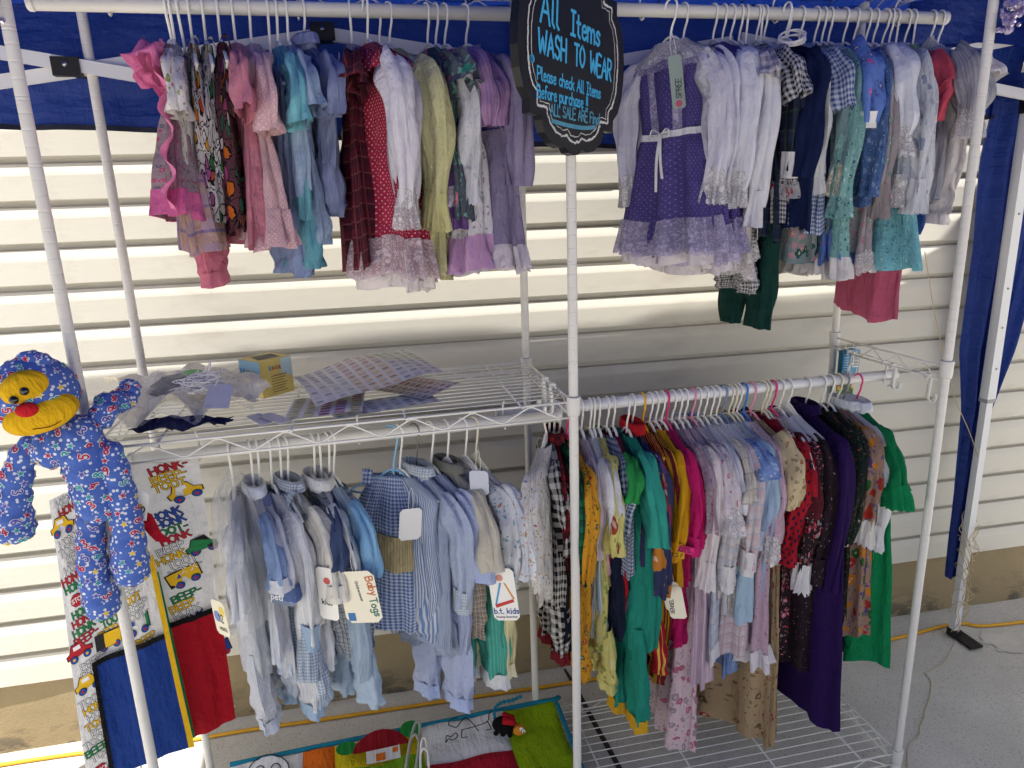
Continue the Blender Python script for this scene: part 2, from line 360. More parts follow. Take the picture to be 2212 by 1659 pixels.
@memo
def tarp():
    n = NB('blue_canopy_fabric'); f = n.noise(n.uv(5, 5), 1.0, 6, .62); g = n.noise(n.uv(700, 700), 1.0, 2)
    col = n.mix(f, lin('25408e'), lin('1c3174')); n.set(n.b, 'Base Color', col); n.set(n.b, 'Roughness', .55); n.set(n.b, 'Specular IOR Level', .3)
    nr = n.bump(n.math('ADD', n.math('ADD', f, n.math('MULTIPLY', g, .04)), n.math('ADD', n.math('MULTIPLY', n.noise(n.uv(3, 14, .3), 1.0, 4), .9), n.math('MULTIPLY', n.noise(n.uv(22, 6, -.4), 1.0, 5), .5))), 1.0, .03); n.set(n.b, 'Normal', nr)
    tr = n.n('BsdfTranslucent', i={'Color': lin('1f43b0'), 'Normal': nr}); mx = n.n('MixShader', i={0: .14, 1: n.b.outputs[0], 2: tr.outputs[0]}); n.t.links.new(mx.outputs[0], n.out.inputs[0]); return n.m
WIRE = plain('e6e4de', rough=.32, spec=.5, vary=.03)
POST = plain('d9d7d2', rough=.36, spec=.45, vary=.04)
rng = np.random.default_rng(7)
TW = -0.0444
def wall_y(x): return 0.5902 + TW * x
def floor_z(y): return -0.06 * min(max(0.60 - y, 0), 1.2)

# ------------------------------------------------------------------ ground
mb = MB(); ys = [-60, -8, -0.6, -0.45, -.3, -.15, 0, .15, .3, .45, .60, 0.9, 60]; xs = [-60, -8, -2.5, -1, 0, 1, 2.5, 8, 60]
P = [[(x, y, floor_z(y)) for x in xs] for y in ys]
mb.add(np.array(P).reshape(-1, 3), gridf(len(ys), len(xs))); ground = struct(mb.build('ground', concrete('cfcbc3', 'b0aba2'), smooth=False))
# joint between two slabs, running out from the wall
mb = MB(); J = [(0.150, 0.585), (0.158, 0.50), (0.165, 0.35), (0.176, 0.19), (0.19, -0.1), (0.21, -.8)]
V = []
for x, y in J:
    w = .006 + .002 * math.sin(40 * y)
    V += [(x - w, y, floor_z(y) + .003), (x + w, y, floor_z(y) + .003)]
mb.add(V, [(2 * i, 2 * i + 1, 2 * i + 3, 2 * i + 2) for i in range(len(J) - 1)]); struct(mb.build('slab_joint', plain('37332d', rough=.95, vary=.3), smooth=False))
# pale worn patch beside the tent foot
mb = MB(); c = np.array((1.66, .33)); a = np.linspace(0, 2 * np.pi, 40, endpoint=False); rr = 1 + .22 * np.sin(3 * a + 1) + .12 * np.sin(7 * a) + .08 * np.sin(13 * a + 2)
V = [(c[0], c[1], floor_z(c[1]) + .003)] + [(c[0] + .085 * r * math.cos(t), c[1] + .05 * r * math.sin(t), floor_z(c[1] + .05 * r * math.sin(t)) + .003) for t, r in zip(a, rr)]
mb.add(V, [(0, i + 1, (i + 1) % 40 + 1) for i in range(40)]); struct(mb.build('worn_concrete_patch', concrete('cfcac0', 'aaa59b', 3.0), smooth=False))

# ------------------------------------------------------------------ house wall: foundation and one mesh per siding panel
house = thing('house_wall', 'cream vinyl sided house wall on a tan concrete foundation', 'wall', (0, 0.5902, 0), rz=math.atan(TW))
mb = MB(); xs = np.linspace(-5, 6, 90); zs = np.array([-0.08, 0.0, .05, .12, .19, .2443])
Pq = np.zeros((len(zs), len(xs), 3))
for i, z in enumerate(zs):
    for j, x in enumerate(xs): Pq[i, j] = (x, .014 + .003 * math.sin(9 * x + 20 * z) + .002 * math.sin(31 * x), z)
mb.add(Pq.reshape(-1, 3), gridf(len(zs), len(xs)), Pq[:, :, [0, 2]].reshape(-1, 2)); mb.build('foundation', found_mat(), house)
EX = .1016
prof = [(.0215, .000), (.0012, -.0003), (.0, .0012), (.0, .058), (.0009, .064), (.0030, .073), (.0055, .082), (.0064, .0850), (.0220, .0866), (.0225, .1045)]
sid = siding_mat(); uni = {}
def panel_mesh(x0, x1, dy):
    mb = MB(); V = []
    for y, z in prof: V += [(x0, y + dy, z), (x1, y + dy, z)]
    mb.add(V, [(2 * i, 2 * i + 1, 2 * i + 3, 2 * i + 2) for i in range(len(prof) - 1)]); return mb
cuts = [1.02, -2.1, .33, 2.35, -1.55]
for k in range(26):
    z0 = 1.6467 - EX * 14 + EX * k; c = cuts[k % 5]
    for x0, x1, dy in ((-5.0, c, 0.0), (c - .02, 6.0, -.0012)):
        o = panel_mesh(x0, x1, dy).build('siding_panel', sid, house, smooth=False); o.location = (0, 0, z0)

# ------------------------------------------------------------------ canopy tent
YC = .42
tent = thing('canopy_tent', 'blue pop-up canopy tent with white folding frame behind the clothes rack', 'canopy', (1.5, .40, 0))
TO = np.array((1.5, .40, 0))
def tl(p): return np.array(p, float) - TO
TARP = tarp(); WHITE = plain('dfe0e2', rough=.35, spec=.5, vary=.04); BLACK = plain('15161a', rough=.5, vary=.1)
def eave_y(x): return float(np.interp(x, [-1.5, -1, -.5, 0, .3, .7, 1.03, 1.25, 1.45, 1.6], [.47, .455, .44, .412, .406, .392, .380, .405, .448, .455]))
# back valance, wavy at its hem
xs = np.linspace(-1.45, 1.53, 130); N = 18; Pv = np.zeros((N, len(xs), 3))
for j, x in enumerate(xs):
    hem = np.interp(x, [-1.25, -.83, -.4, 0, .28, .7, 1.05, 1.4, 1.6], [1.70, 1.676, 1.655, 1.632, 1.624, 1.615, 1.64, 1.685, 1.70]) + .003 * math.sin(5 * x) + .002 * math.sin(13 * x + 1)
    for i in range(N):
        t = i / (N - 1); z = 1.955 + (hem - 1.955) * t
        Pv[i, j] = (x, eave_y(x) + t * (.014 * math.sin(5.1 * x + .6) + .010 * math.sin(13 * x + 3 * t) + .006 * math.sin(31 * x + 4 * t) + .004 * math.sin(57 * x - 6 * t)) + .004 * math.sin(9 * t + 6 * x), z)
mb = MB(); mb.add((Pv - TO).reshape(-1, 3), gridf(N, len(xs)), Pv[:, :, [0, 2]].reshape(-1, 2)); mb.build('valance', TARP, tent)
mb = MB()
for j in range(len(xs) - 1):
    a, b = Pv[-1, j], Pv[-1, j + 1]
    mb.add([a + (0, -.003, 0) - TO, b + (0, -.003, 0) - TO, b + (0, -.003, .011) - TO, a + (0, -.003, .011) - TO], [(0, 1, 2, 3)])
mb.build('hem_binding', plain('10162c', rough=.8), tent)
# the other valances and the roof
X0, X1, Y0, Y1 = -1.45, 1.53, -2.35, YC
mb = MB(); pk = np.array(((X0 + X1) / 2, (Y0 + Y1) / 2, 2.75))
def sag(a, b, n=24, m2=14):
    G = np.zeros((m2, n, 3))
    for i in range(m2):
        t = i / (m2 - 1)
        for j in range(n):
            e = a + (b - a) * j / (n - 1); e[1] = eave_y(e[0]) + .007 if min(a[1], b[1]) > .3 else e[1]; p = e + (pk - e) * t; p = p - np.array((0, 0, .10 * math.sin(math.pi * t) * math.sin(math.pi * j / (n - 1)))); p[2] += .006 * math.sin(21 * p[0] + 5 * p[1]); G[i, j] = p
    return G
cs = [np.array((X0, eave_y(X0) + .007, 1.94)), np.array((X1, eave_y(X1) + .007, 1.94)), np.array((X1, Y0, 1.94)), np.array((X0, Y0, 1.94))]
for k in range(4):
    G = sag(cs[k], cs[(k + 1) % 4]); mb.add((G - TO).reshape(-1, 3), gridf(*G.shape[:2]), (G[:, :, [0, 1]]).reshape(-1, 2))
mb.build('roof', TARP, tent)
for a, b in ((cs[1], cs[2]), (cs[2], cs[3]), (cs[3], cs[0])):  # unseen front and side valances, added to shade the upper clothes
    G = np.zeros((8, 70, 3)); d = (b - a) / np.linalg.norm(b - a); nn = np.array((-d[1], d[0], 0))
    for i in range(8):
        for j in range(70):
            q = j / 69; t = i / 7; G[i, j] = a + (b - a) * q + nn * .012 * t * math.sin(17 * q + 2) + np.array((0, 0, .012 - .25 * t))
    mb = MB(); mb.add((G - TO).reshape(-1, 3), gridf(8, 70), np.stack([np.broadcast_to(np.linspace(0, 2.8, 70), (8, 70)), G[:, :, 2]], -1).reshape(-1, 2)); mb.build('valance', TARP, tent)
# a second, looser fold of fabric bunched at the right rear corner
G = np.zeros((14, 40, 3))
for i in range(14):
    for j in range(40):
        x = 1.02 + .75 * j / 39; t = i / 13
        G[i, j] = (x, .36 + .02 * math.sin(9 * x + 3 * t) - .03 * t, 2.02 - .145 * t - .02 * math.sin(3.2 * (x - 1.02)) + .012 * math.sin(11 * x))
mb = MB(); mb.add((G - TO).reshape(-1, 3), gridf(14, 40), G[:, :, [0, 2]].reshape(-1, 2)); mb.build('rolled_side_panel', TARP, tent)
def leg(x, y, top=1.93):
    zf = floor_z(y)
    mb = MB(); box(mb, tl((x, y, (top + .85) / 2)), (.031, .031, top - .85)); o = mb.build('leg', WHITE, tent, smooth=False)
    mb = MB(); box(mb, tl((x, y, (.86 + zf) / 2 + .005)), (.024, .024, .86 - zf - .01)); mb.build('inner_tube', WHITE, o, smooth=False)
    mb = MB(); box(mb, tl((x, y, .845)), (.033, .033, .012)); mb.build('collar', plain('9a9ca0', rough=.4), o, smooth=False)
    mb = MB(); box(mb, tl((x + .018, y - .03, zf + .005)), (.05, .10, .008)); box(mb, tl((x, y, zf + .018)), (.03, .03, .026)); mb.build('foot_plate', BLACK, o, smooth=False)
    mb = MB(); box(mb, tl((x, y, 1.735)), (.046, .046, .07)); mb.build('slider_bracket', BLACK, o, smooth=False)
    for z in (.95, 1.08, 1.2, 1.42):
        mb = MB(); lathe(mb, [(0, 0), (.003, .0), (.003, .002), (0, .0022)], seg=8); b = mb.build('bolt', plain('8a8c90', rough=.3, metal=.8), o)
        b.rotation_euler = (R(90), 0, 0); b.location = tl((x, y - .0158, z))
leg(1.507, .40); leg(-1.435, -2.33); leg(1.507, -2.33); leg(-1.445, .43)
def tbar(a, b):
    mb = MB(); bar(mb, tl((a[0], a[2], a[1])), tl((b[0], b[2], b[1])), .026, .013); mb.build('truss_bar', WHITE, tent, smooth=False)
tbar((-1.43, 1.725, .398), (-.44, 1.875, .398)); tbar((-1.43, 1.889, .382), (-.44, 1.722, .382))
tbar((-.44, 1.875, .384), (.55, 1.735, .370)); tbar((-.44, 1.722, .398), (.55, 1.872, .385))
tbar((.55, 1.735, .362), (1.5, 1.905, .362)); tbar((.55, 1.872, .347), (1.5, 1.74, .374))
def tbar2(a, b):
    mb = MB(); bar(mb, tl(a), tl(b), .026, .013); mb.build('truss_bar', WHITE, tent, smooth=False)
tbar2((1.507, .40, 1.74), (1.507, -.9, 1.90)); tbar2((1.495, .40, 1.90), (1.495, -.9, 1.74))
tbar2((-1.445, .40, 1.74), (-1.445, -.9, 1.90)); tbar2((-1.43, .40, 1.90), (-1.43, -.9, 1.74))
for x, z, yb in ((-.955, 1.803, .390), (-.44, 1.877, .390), (.05, 1.803, .385), (.55, 1.737, .362), (1.03, 1.806, .355)):
    mb = MB(); box(mb, tl((x, yb, z)), (.052, .040, .036)); j = mb.build('joint_bracket', BLACK, tent, smooth=False)
    mb = MB(); lathe(mb, [(0, .003), (.005, .003), (.0055, 0)], seg=10); b = mb.build('rivet', plain('9b9da1', rough=.25, metal=.9), j); b.rotation_euler = (R(90), 0, 0); b.location = tl((x, yb - .020, z + .004))
# side curtain gathered along the right rear leg
G = np.zeros((60, 46, 3))
for i in range(60):
    t = i / 59; z = 1.80 - 1.60 * t
    wl = np.interp(t, [0, .06, .14, .3, .5, .62, .8, 1], [.085, .080, .090, .070, .080, .045, .028, .020]); wr = np.interp(t, [0, .3, .5, .65, .8, 1], [.16, .15, .10, .03, .012, .008])
    for j in range(46):
        s = j / 45; x = 1.507 - wl + (wl + wr) * s
        G[i, j] = (x + .006 * math.sin(9 * t + 3), .438 + .020 * math.sin(17 * s + 2.2 * t) * (1 - .4 * t) + .008 * math.sin(41 * s + 5 * t), z + .012 * math.sin(7 * s) * (i == 0))
mb = MB(); mb.add((G - TO).reshape(-1, 3), gridf(60, 46), G[:, :, [0, 2]].reshape(-1, 2)); mb.build('side_curtain', TARP, tent)

# ------------------------------------------------------------------ wire garment rack
DR, WL, WR, DY = .3928, -.914, .9026, -.0267
rack = thing('wire_garment_rack', 'white wire garment rack with grooved posts, shelves and hanging rods', 'rack', (WL, 0, floor_z(0)))
RO = np.array((WL, 0, floor_z(0)))
posts = {'f1': (WL, 0), 'b1': (WL, DR), 'f2': (0, 0), 'b2': (0, DR), 'f3': (WR, DY), 'b3': (WR, DR + DY)}
def post_mesh(h):
    pr = [(.0, h), (.0085, h), (.0098, h - .003)]; z = h - .02; k = 0
    while z > .06:
        g = [z] if k % 4 else [z, z - .0055]
        for q in g: pr += [(.0100, q + .0024), (.0100, q + .0010), (.0095, q + .0003), (.0095, q - .0003), (.0100, q - .0010), (.0100, q - .0024)]
        z -= .0254; k += 1
    pr += [(.0100, .05), (.0085, .045), (.0085, .03), (.013, .028), (.013, .0), (0, 0)]
    mb = MB(); lathe(mb, pr[::-1], seg=18); return mb
pm = {}
for k, (x, y) in posts.items():
    h = round(2.02 - floor_z(y), 3); o = post_mesh(h).build('post', POST, rack); o.location = Vector((x, y, floor_z(y))) - Vector(RO)
def ln(mb, a, b, r, seg=6): tube(mb, [np.array(a) - RO, (np.array(a) + np.array(b)) / 2 - RO, np.array(b) - RO], r, seg)
def collar(x, y, z, par, h=.042):
    mb = MB(); lathe(mb, [(.0105, 0), (.0128, 0), (.0142, .006), (.0150, h - .002), (.0145, h), (.0105, h)], seg=18); o = mb.build('collar', POST, par); o.location = Vector((x, y, z - h)) - Vector(RO)
def truss(par, a, b, z, n, gap=.034):
    """double rail with zigzag wire between two posts"""
    a = np.array((a[0], a[1], z)); b = np.array((b[0], b[1], z)); d = (b - a) / np.linalg.norm(b - a); a = a + d * .011; b = b - d * .011
    mb = MB(); ln(mb, a, b, .0026); mb.build('rail', WIRE, par); lo = np.array((0, 0, gap)); mb = MB(); ln(mb, a - lo, b - lo, .0026); mb.build('rail', WIRE, par)
    pts = []
    for i in range(2 * n + 1): pts.append(a + (b - a) * (i + .35) / (2 * n + .7) - (lo if i % 2 == 0 else 0) + np.array((0, 0, -.001 if i % 2 else .001)) - RO)
    P = [pts[0]]
    for i in range(1, len(pts)): P += [pts[i - 1] + (pts[i] - pts[i - 1]) * t for t in (.08, .5, .92)]
    mb = MB(); tube(mb, P + [pts[-1]], .0018, 6); mb.build('zigzag_wire', WIRE, par)
def shelf(name, L, Rt, z, nw=13, lab=None, dyr=0.0):
    mb = MB(); (xl, yl), (xr, yr) = posts['f' + L], posts['f' + Rt]
    ln(mb, (xl + .011, yl + DR, z - .034), (xr - .011, yr + DR, z - .034), .0026); s = mb.build(name, WIRE, rack)
    f, b = (posts['f' + L], posts['f' + Rt]), (posts['b' + L], posts['b' + Rt])
    truss(s, f[0], f[1], z - .012, 7); truss(s, b[0], b[1], z - .012, 7); truss(s, f[0], b[0], z - .012, 3); truss(s, f[1], b[1], z - .012, 3)
    for q in (f[0], f[1], b[0], b[1]): collar(q[0], q[1], z, s)
    for i in range(1, nw + 1):
        t = i / (nw + 1); mb = MB(); ln(mb, (xl + .006, yl + DR * t, z - .009), (xr - .006, yr + DR * t, z - .009), .0015); mb.build('shelf_wire', WIRE, s)
    for t in (.12, .38, .62, .88):
        x = xl + (xr - xl) * t; y = yl + (yr - yl) * t
        mb = MB(); ln(mb, (x, y - .004, z - .0135), (x, y + DR + .004, z - .0135), .0028); mb.build('cross_bar', WIRE, s)
    return s
shelf('middle_shelf', '1', '2', 1.111); shelf('bottom_shelf', '1', '2', .030); shelf('bottom_shelf', '2', '3', .035)
shelf('top_shelf', '1', '2', 1.965); shelf('top_shelf', '2', '3', 1.975)
mb = MB(); ln(mb, (WR, DY + .012, 1.075), (WR, DY + DR - .012, 1.075), .0012); side = mb.build('side_ladder', WIRE, rack)
truss(side, posts['f3'], posts['b3'], 1.100, 4); collar(*posts['f3'], 1.1165, side); collar(*posts['b3'], 1.1165, side)
RODS = {'UL': (.20, 1.879), 'UR': (.20, 1.893), 'LL': (.13, 1.030), 'LR': (.17, 1.034)}
ROD_R = .0135
for k, (xa, xb, mt) in {'UL': (-.935, -.03, POST), 'UR': (.11, .992, POST), 'LL': (-.885, .0, POST), 'LR': (-.12, .93, plain('e2e3e6', rough=.22, spec=.7, vary=.03))}.items():
    y, z = RODS[k]; mb = MB(); rodx(mb, xa, xb, 0, 0, ROD_R, 20); o = mb.build('hanging_rod', mt, rack); o.location = Vector((0, y, z)) - Vector(RO)
    for x, s in ((xa, -1), (xb, 1)):
        mb = MB(); tube(mb, [(0, 0, 0), (.003 * s, 0, 0), (.010 * s, 0, 0), (.012 * s, 0, 0)], [.0142, .0150, .0150, .0135], 20); c = mb.build('end_cap', POST, o); c.location = (x, 0, 0)
    top = {'U': 1.925, 'L': 1.068}[k[0]]
    for x in np.linspace(xa + .12, xb - .12, 3 if k != 'LR' else 2):
        mb = MB(); tube(mb, smooth_path([(x, .0, top - z + .008), (x, .014, top - z - .005), (x, .0175, 0.0), (x, .008, -.0165), (x, -.005, -.0165)], 5), .0022, 6); mb.build('rod_bracket', WIRE, o)
# ------------------------------------------------------------------ clothes on hangers
HANG = {'w': plain('efeee8', rough=.3, spec=.5, vary=.03), 'c': plain('e6e0c6', rough=.35, vary=.03), 'pink': plain('e0347c', rough=.3), 'blue': plain('2f7fd0', rough=.3), 'lb': plain('86bde6', rough=.3),
        'yel': plain('e8b021', rough=.3), 'rose': plain('e79ab4', rough=.35), 'grey': plain('8d9096', rough=.3), 'slate': plain('7f92ad', rough=.35), 'metal': plain('8c8a86', rough=.25, metal=.9)}
HNAME = {'w': 'white', 'c': 'cream', 'pink': 'hot pink', 'blue': 'royal blue', 'lb': 'light blue', 'yel': 'yellow', 'rose': 'pale pink', 'grey': 'grey', 'slate': 'slate blue', 'metal': 'metal'}
CARD = plain('f1efe8', rough=.6, vary=.03); INK = plain('24242a', rough=.7)
def clothm(c): return cloth(c)
def hanger(loc, rz, ws, zn, hc, short, tilt=0.0, wide=False):
    o = thing('clothes_hanger', HNAME[hc] + (' wire' if hc == 'metal' else ' plastic') + ' hanger carrying the ' + short, 'hanger', loc, rot=(0, tilt, rz), group='hangers on the rack rods')
    m = HANG[hc]; hr = .0163
    a = np.linspace(R(-35), R(190), 14); hk = [(hr * math.cos(t), 0, hr * math.sin(t)) for t in a][::-1]
    # the hook opens towards the wall: local x runs along the hanger
    P = [(x, 0, z) for x, _, z in hk]
    if P[0][2] < P[-1][2]: pass
    e = P[-1]; q = zn + .012
    P = P + [(e[0] * .9, 0, e[2] - .012), (e[0] * .35, 0, max(q * .62, q + .018)), (0, 0, q + .006), (0, 0, q - .012)]
    mb = MB(); tube(mb, smooth_path(P, 3), .0026 if hc != 'metal' else .0017, 7, flat=.85); mb.build('hook', m, o)
    zs = zn - .030
    A = [(-ws + .004, 0, zs - .014), (-ws * .75, 0, zs + .002), (-ws * .3, 0, zn - .006), (-.012, 0, zn + .010), (.012, 0, zn + .010), (ws * .3, 0, zn - .006), (ws * .75, 0, zs + .002), (ws - .004, 0, zs - .014)]
    mb = MB(); tube(mb, smooth_path(A, 3), .0035 if hc != 'metal' else .0018, 7, flat=.7); mb.build('shoulder_bar', m, o)
    if wide:      # flat infant hanger with a stem plate
        mb = MB(); poly_prism(mb, [(-.006, zn + .028), (.006, zn + .028), (.042, zn + .002), (.036, zn - .024), (-.036, zn - .024), (-.042, zn + .002)], -.0016, .0016); mb.build('stem_plate', m, o, smooth=False)
    else:
        mb = MB(); tube(mb, [(-ws + .006, 0, zs - .015), (-ws * .5, 0, zs - .02), (0, 0, zs - .021), (ws * .5, 0, zs - .02), (ws - .006, 0, zs - .015)], .0026, 6); mb.build('lower_bar', m, o)
    return o

class Body:
    """surface of a hanging garment: rings by drop below the neck, flattened cross-section with folds"""
    def __init__(s, prof, seed, zn, rip=1.0, fold=1.0, curl=0.0, swing=0.0, kf=None):
        s.p = np.array(prof, float); s.zn = zn; r = np.random.default_rng(seed); s.curl = curl; s.swing = swing
        s.ph = r.uniform(0, 6.28, 16); s.k = kf or int(r.integers(7, 11)); s.rip = rip; s.fold = fold; s.dr = r.uniform(-5, 5, 8); s.lean = r.uniform(-.02, .02)
        s.kx = r.uniform(2.0, 4.2)
    def __call__(s, th, drop, off=0.0):
        p = s.p; w = np.interp(drop, p[:, 0], p[:, 1]) + off; d = np.interp(drop, p[:, 0], p[:, 2]) + off; am = np.interp(drop, p[:, 0], p[:, 3])
        L = p[-1, 0]; u = drop / L; ph = s.ph; c, sn = np.cos(th), np.sin(th)
        ex = np.sign(c) * np.abs(c) ** .8
        fo = np.sin(s.k * th + ph[0] + s.dr[0] * u * .4) + .55 * np.sin((s.k + 4) * th + ph[1] + s.dr[1] * u * .5) + .35 * np.sin((2 * s.k + 3) * th + ph[2] + 2 * u)
        x = w * ex + am * s.fold * .45 * fo * c + s.lean * u
        com = np.sin(s.kx * ex + ph[3] + s.dr[2] * u * .3) + .6 * np.sin(2.3 * s.kx * ex + ph[4] + s.dr[3] * u * .5)
        y = d * sn + am * s.fold * fo * (.30 + .70 * np.abs(sn)) * np.sign(sn + 1e-6) * .8 + s.rip * com * (.006 + .55 * am) * np.clip(u * 4, 0, 1) + s.curl * ex * ex * np.clip(u * 3, 0, 1) + s.swing * u
        # small creases
        y = y + .0022 * np.sin(34 * ex + 11 * u + ph[5]) * np.sin(9 * u + 5 * ex + ph[6]) * np.clip(u * 6, 0, 1)
        z = s.zn - drop + .006 * np.sin(2 * th + ph[7]) * u + .004 * np.sin(5 * th + ph[8]) * u ** 2
        return np.stack([x, y, z], -1)
def loft(B, d0, d1, off=0.0, M=44, nz=None, flare=0.0, ruff=0.0, rk=26, scallop=0.0, th0=0.0, th1=2 * np.pi, d1f=None):
    nz = nz or max(4, int((d1 - d0) / .012) + 2)
    th = np.linspace(th0, th1, M + 1); t = np.linspace(0, 1, nz)
    TH, T = np.meshgrid(th, t); e = d1 if d1f is None else d1f(TH)
    D = d0 + (e - d0) * T + scallop * np.abs(np.sin(TH * rk / 2)) * T ** 3
    P = B(TH, D, off)
    if flare or ruff:
        C = B(TH, D, -.004); n = P - C; n[..., 2] = 0; n /= np.linalg.norm(n, axis=-1)[..., None] + 1e-9
        P = P + n * (flare * T + ruff * T * np.sin(rk * TH + 3 * T))[..., None]
    per = 2 * np.pi * .09
    uv = np.stack([TH / (2 * np.pi) * per * 1.3, D], -1)
    mb = MB(); mb.add(P.reshape(-1, 3), gridf(nz, M + 1)[:, ::-1], uv.reshape(-1, 2)); return mb
def sleeve_mesh(path, rx, ry, seed, fold=.0035, n=26, M=22, s0=0.0, s1=1.0, ruff=0.0, flare=0.0, off=0.0, scal=0.0):
    r = np.random.default_rng(seed); ph = r.uniform(0, 6.28, 8); k = int(r.integers(4, 7))
    t = np.linspace(s0, s1, n); Q = smooth_path(path, 12); q = np.linspace(0, 1, len(Q))
    ext = np.clip(t - 1, 0, None); C = np.stack([np.interp(t, q, Q[:, i]) for i in range(3)], 1); tl_ = (Q[-1] - Q[-2]); tl_ /= np.linalg.norm(tl_); LQ = np.linalg.norm(np.diff(Q, axis=0), axis=1).sum(); C = C + ext[:, None] * LQ * tl_
    T = np.gradient(C, axis=0); T /= np.linalg.norm(T, axis=1)[:, None]; Y = np.array([0, 1.0, 0]); N = np.cross(T, Y); N /= np.linalg.norm(N, axis=1)[:, None]
    RX = np.interp(t, *rx) + off; RY = np.interp(t, *ry) + off; a = np.linspace(0, 2 * np.pi, M + 1)
    A, TT = np.meshgrid(a, t); env = np.clip((TT - .04) * 6, 0, 1)
    f = fold * env * (np.sin(k * A + ph[0] + 3 * TT) + .6 * np.sin((k + 3) * A + ph[1] - 4 * TT) + .5 * np.sin(17 * TT + 2 * A + ph[2])) * (1 + .6 * TT)
    loc = (TT - s0) / max(s1 - s0, 1e-6); f = f + loc * (flare + ruff * np.sin(13 * A + ph[3]))
    P = C[:, None, :] + (RX[:, None] + f)[..., None] * np.cos(A)[..., None] * N[:, None, :] + (RY[:, None] + f)[..., None] * np.sin(A)[..., None] * Y
    if scal: P = P + (scal * np.abs(np.sin(6.5 * A)) * loc ** 3)[..., None] * T[:, None, :]
    mb = MB(); uv = np.stack([A / 6.283 * .2, TT * LQ], -1); mb.add(P.reshape(-1, 3), gridf(n, M + 1), uv.reshape(-1, 2)); return mb

def card(par, x, y, z, w, h, mat, rz=0.0, tilt=0.0, lines=(), name='price_tag', string=True, round_=True, shapes=()):
    """flat hang tag; lines = (text, height, x, z, colour[, angle]) printed on its -y face"""
    c = min(w, h) * .14 if round_ else .0005
    o = None; mb = MB(); poly_prism(mb, [(-w / 2 + c, -h), (w / 2 - c, -h), (w / 2, -h + c), (w / 2, -c), (w / 2 - c, 0), (-w / 2 + c, 0), (-w / 2, -c), (-w / 2, -h + c)], -.0005, .0005)
    o = mb.build(name, mat, par, smooth=False); o.location = (x, y, z); o.rotation_euler = (0, tilt, rz)
    by = {}
    for q in lines: by.setdefault(q[4], []).append(q)
    for colr, L in by.items():
        mb = MB()
        for q in L: letter(mb, q[0], q[1], q[1] * .17, lambda u, v, l: np.stack([u, np.full_like(u, -.0005 - l), v], 1), (q[2], q[3]), q[5] if len(q) > 5 else 0.0)
        mb.build('lettering', plain(colr, rough=.7), o, smooth=False)['kind'] = 'stuff'
    for pts, colr in shapes:
        mb = MB(); n = len(pts); mb.add([(a, -.0007 - .00012 * len(by), b) for a, b in pts], [tuple(range(n))]); mb.build('printed_mark', plain(colr, rough=.7), o, smooth=False)
    if string:
        mb = MB(); tube(mb, smooth_path([(-.004, .002, -.006), (-.006, .004, .02), (.0, .006, .045), (.004, .002, .02), (.003, 0, -.006)], 5), .0006, 5); mb.build('tag_string', CARD, o)
    return o
def disc(cx, cz, r, n=16): return [(cx + r * math.cos(2 * math.pi * i / n), cz + r * math.sin(2 * math.pi * i / n)) for i in range(n)]

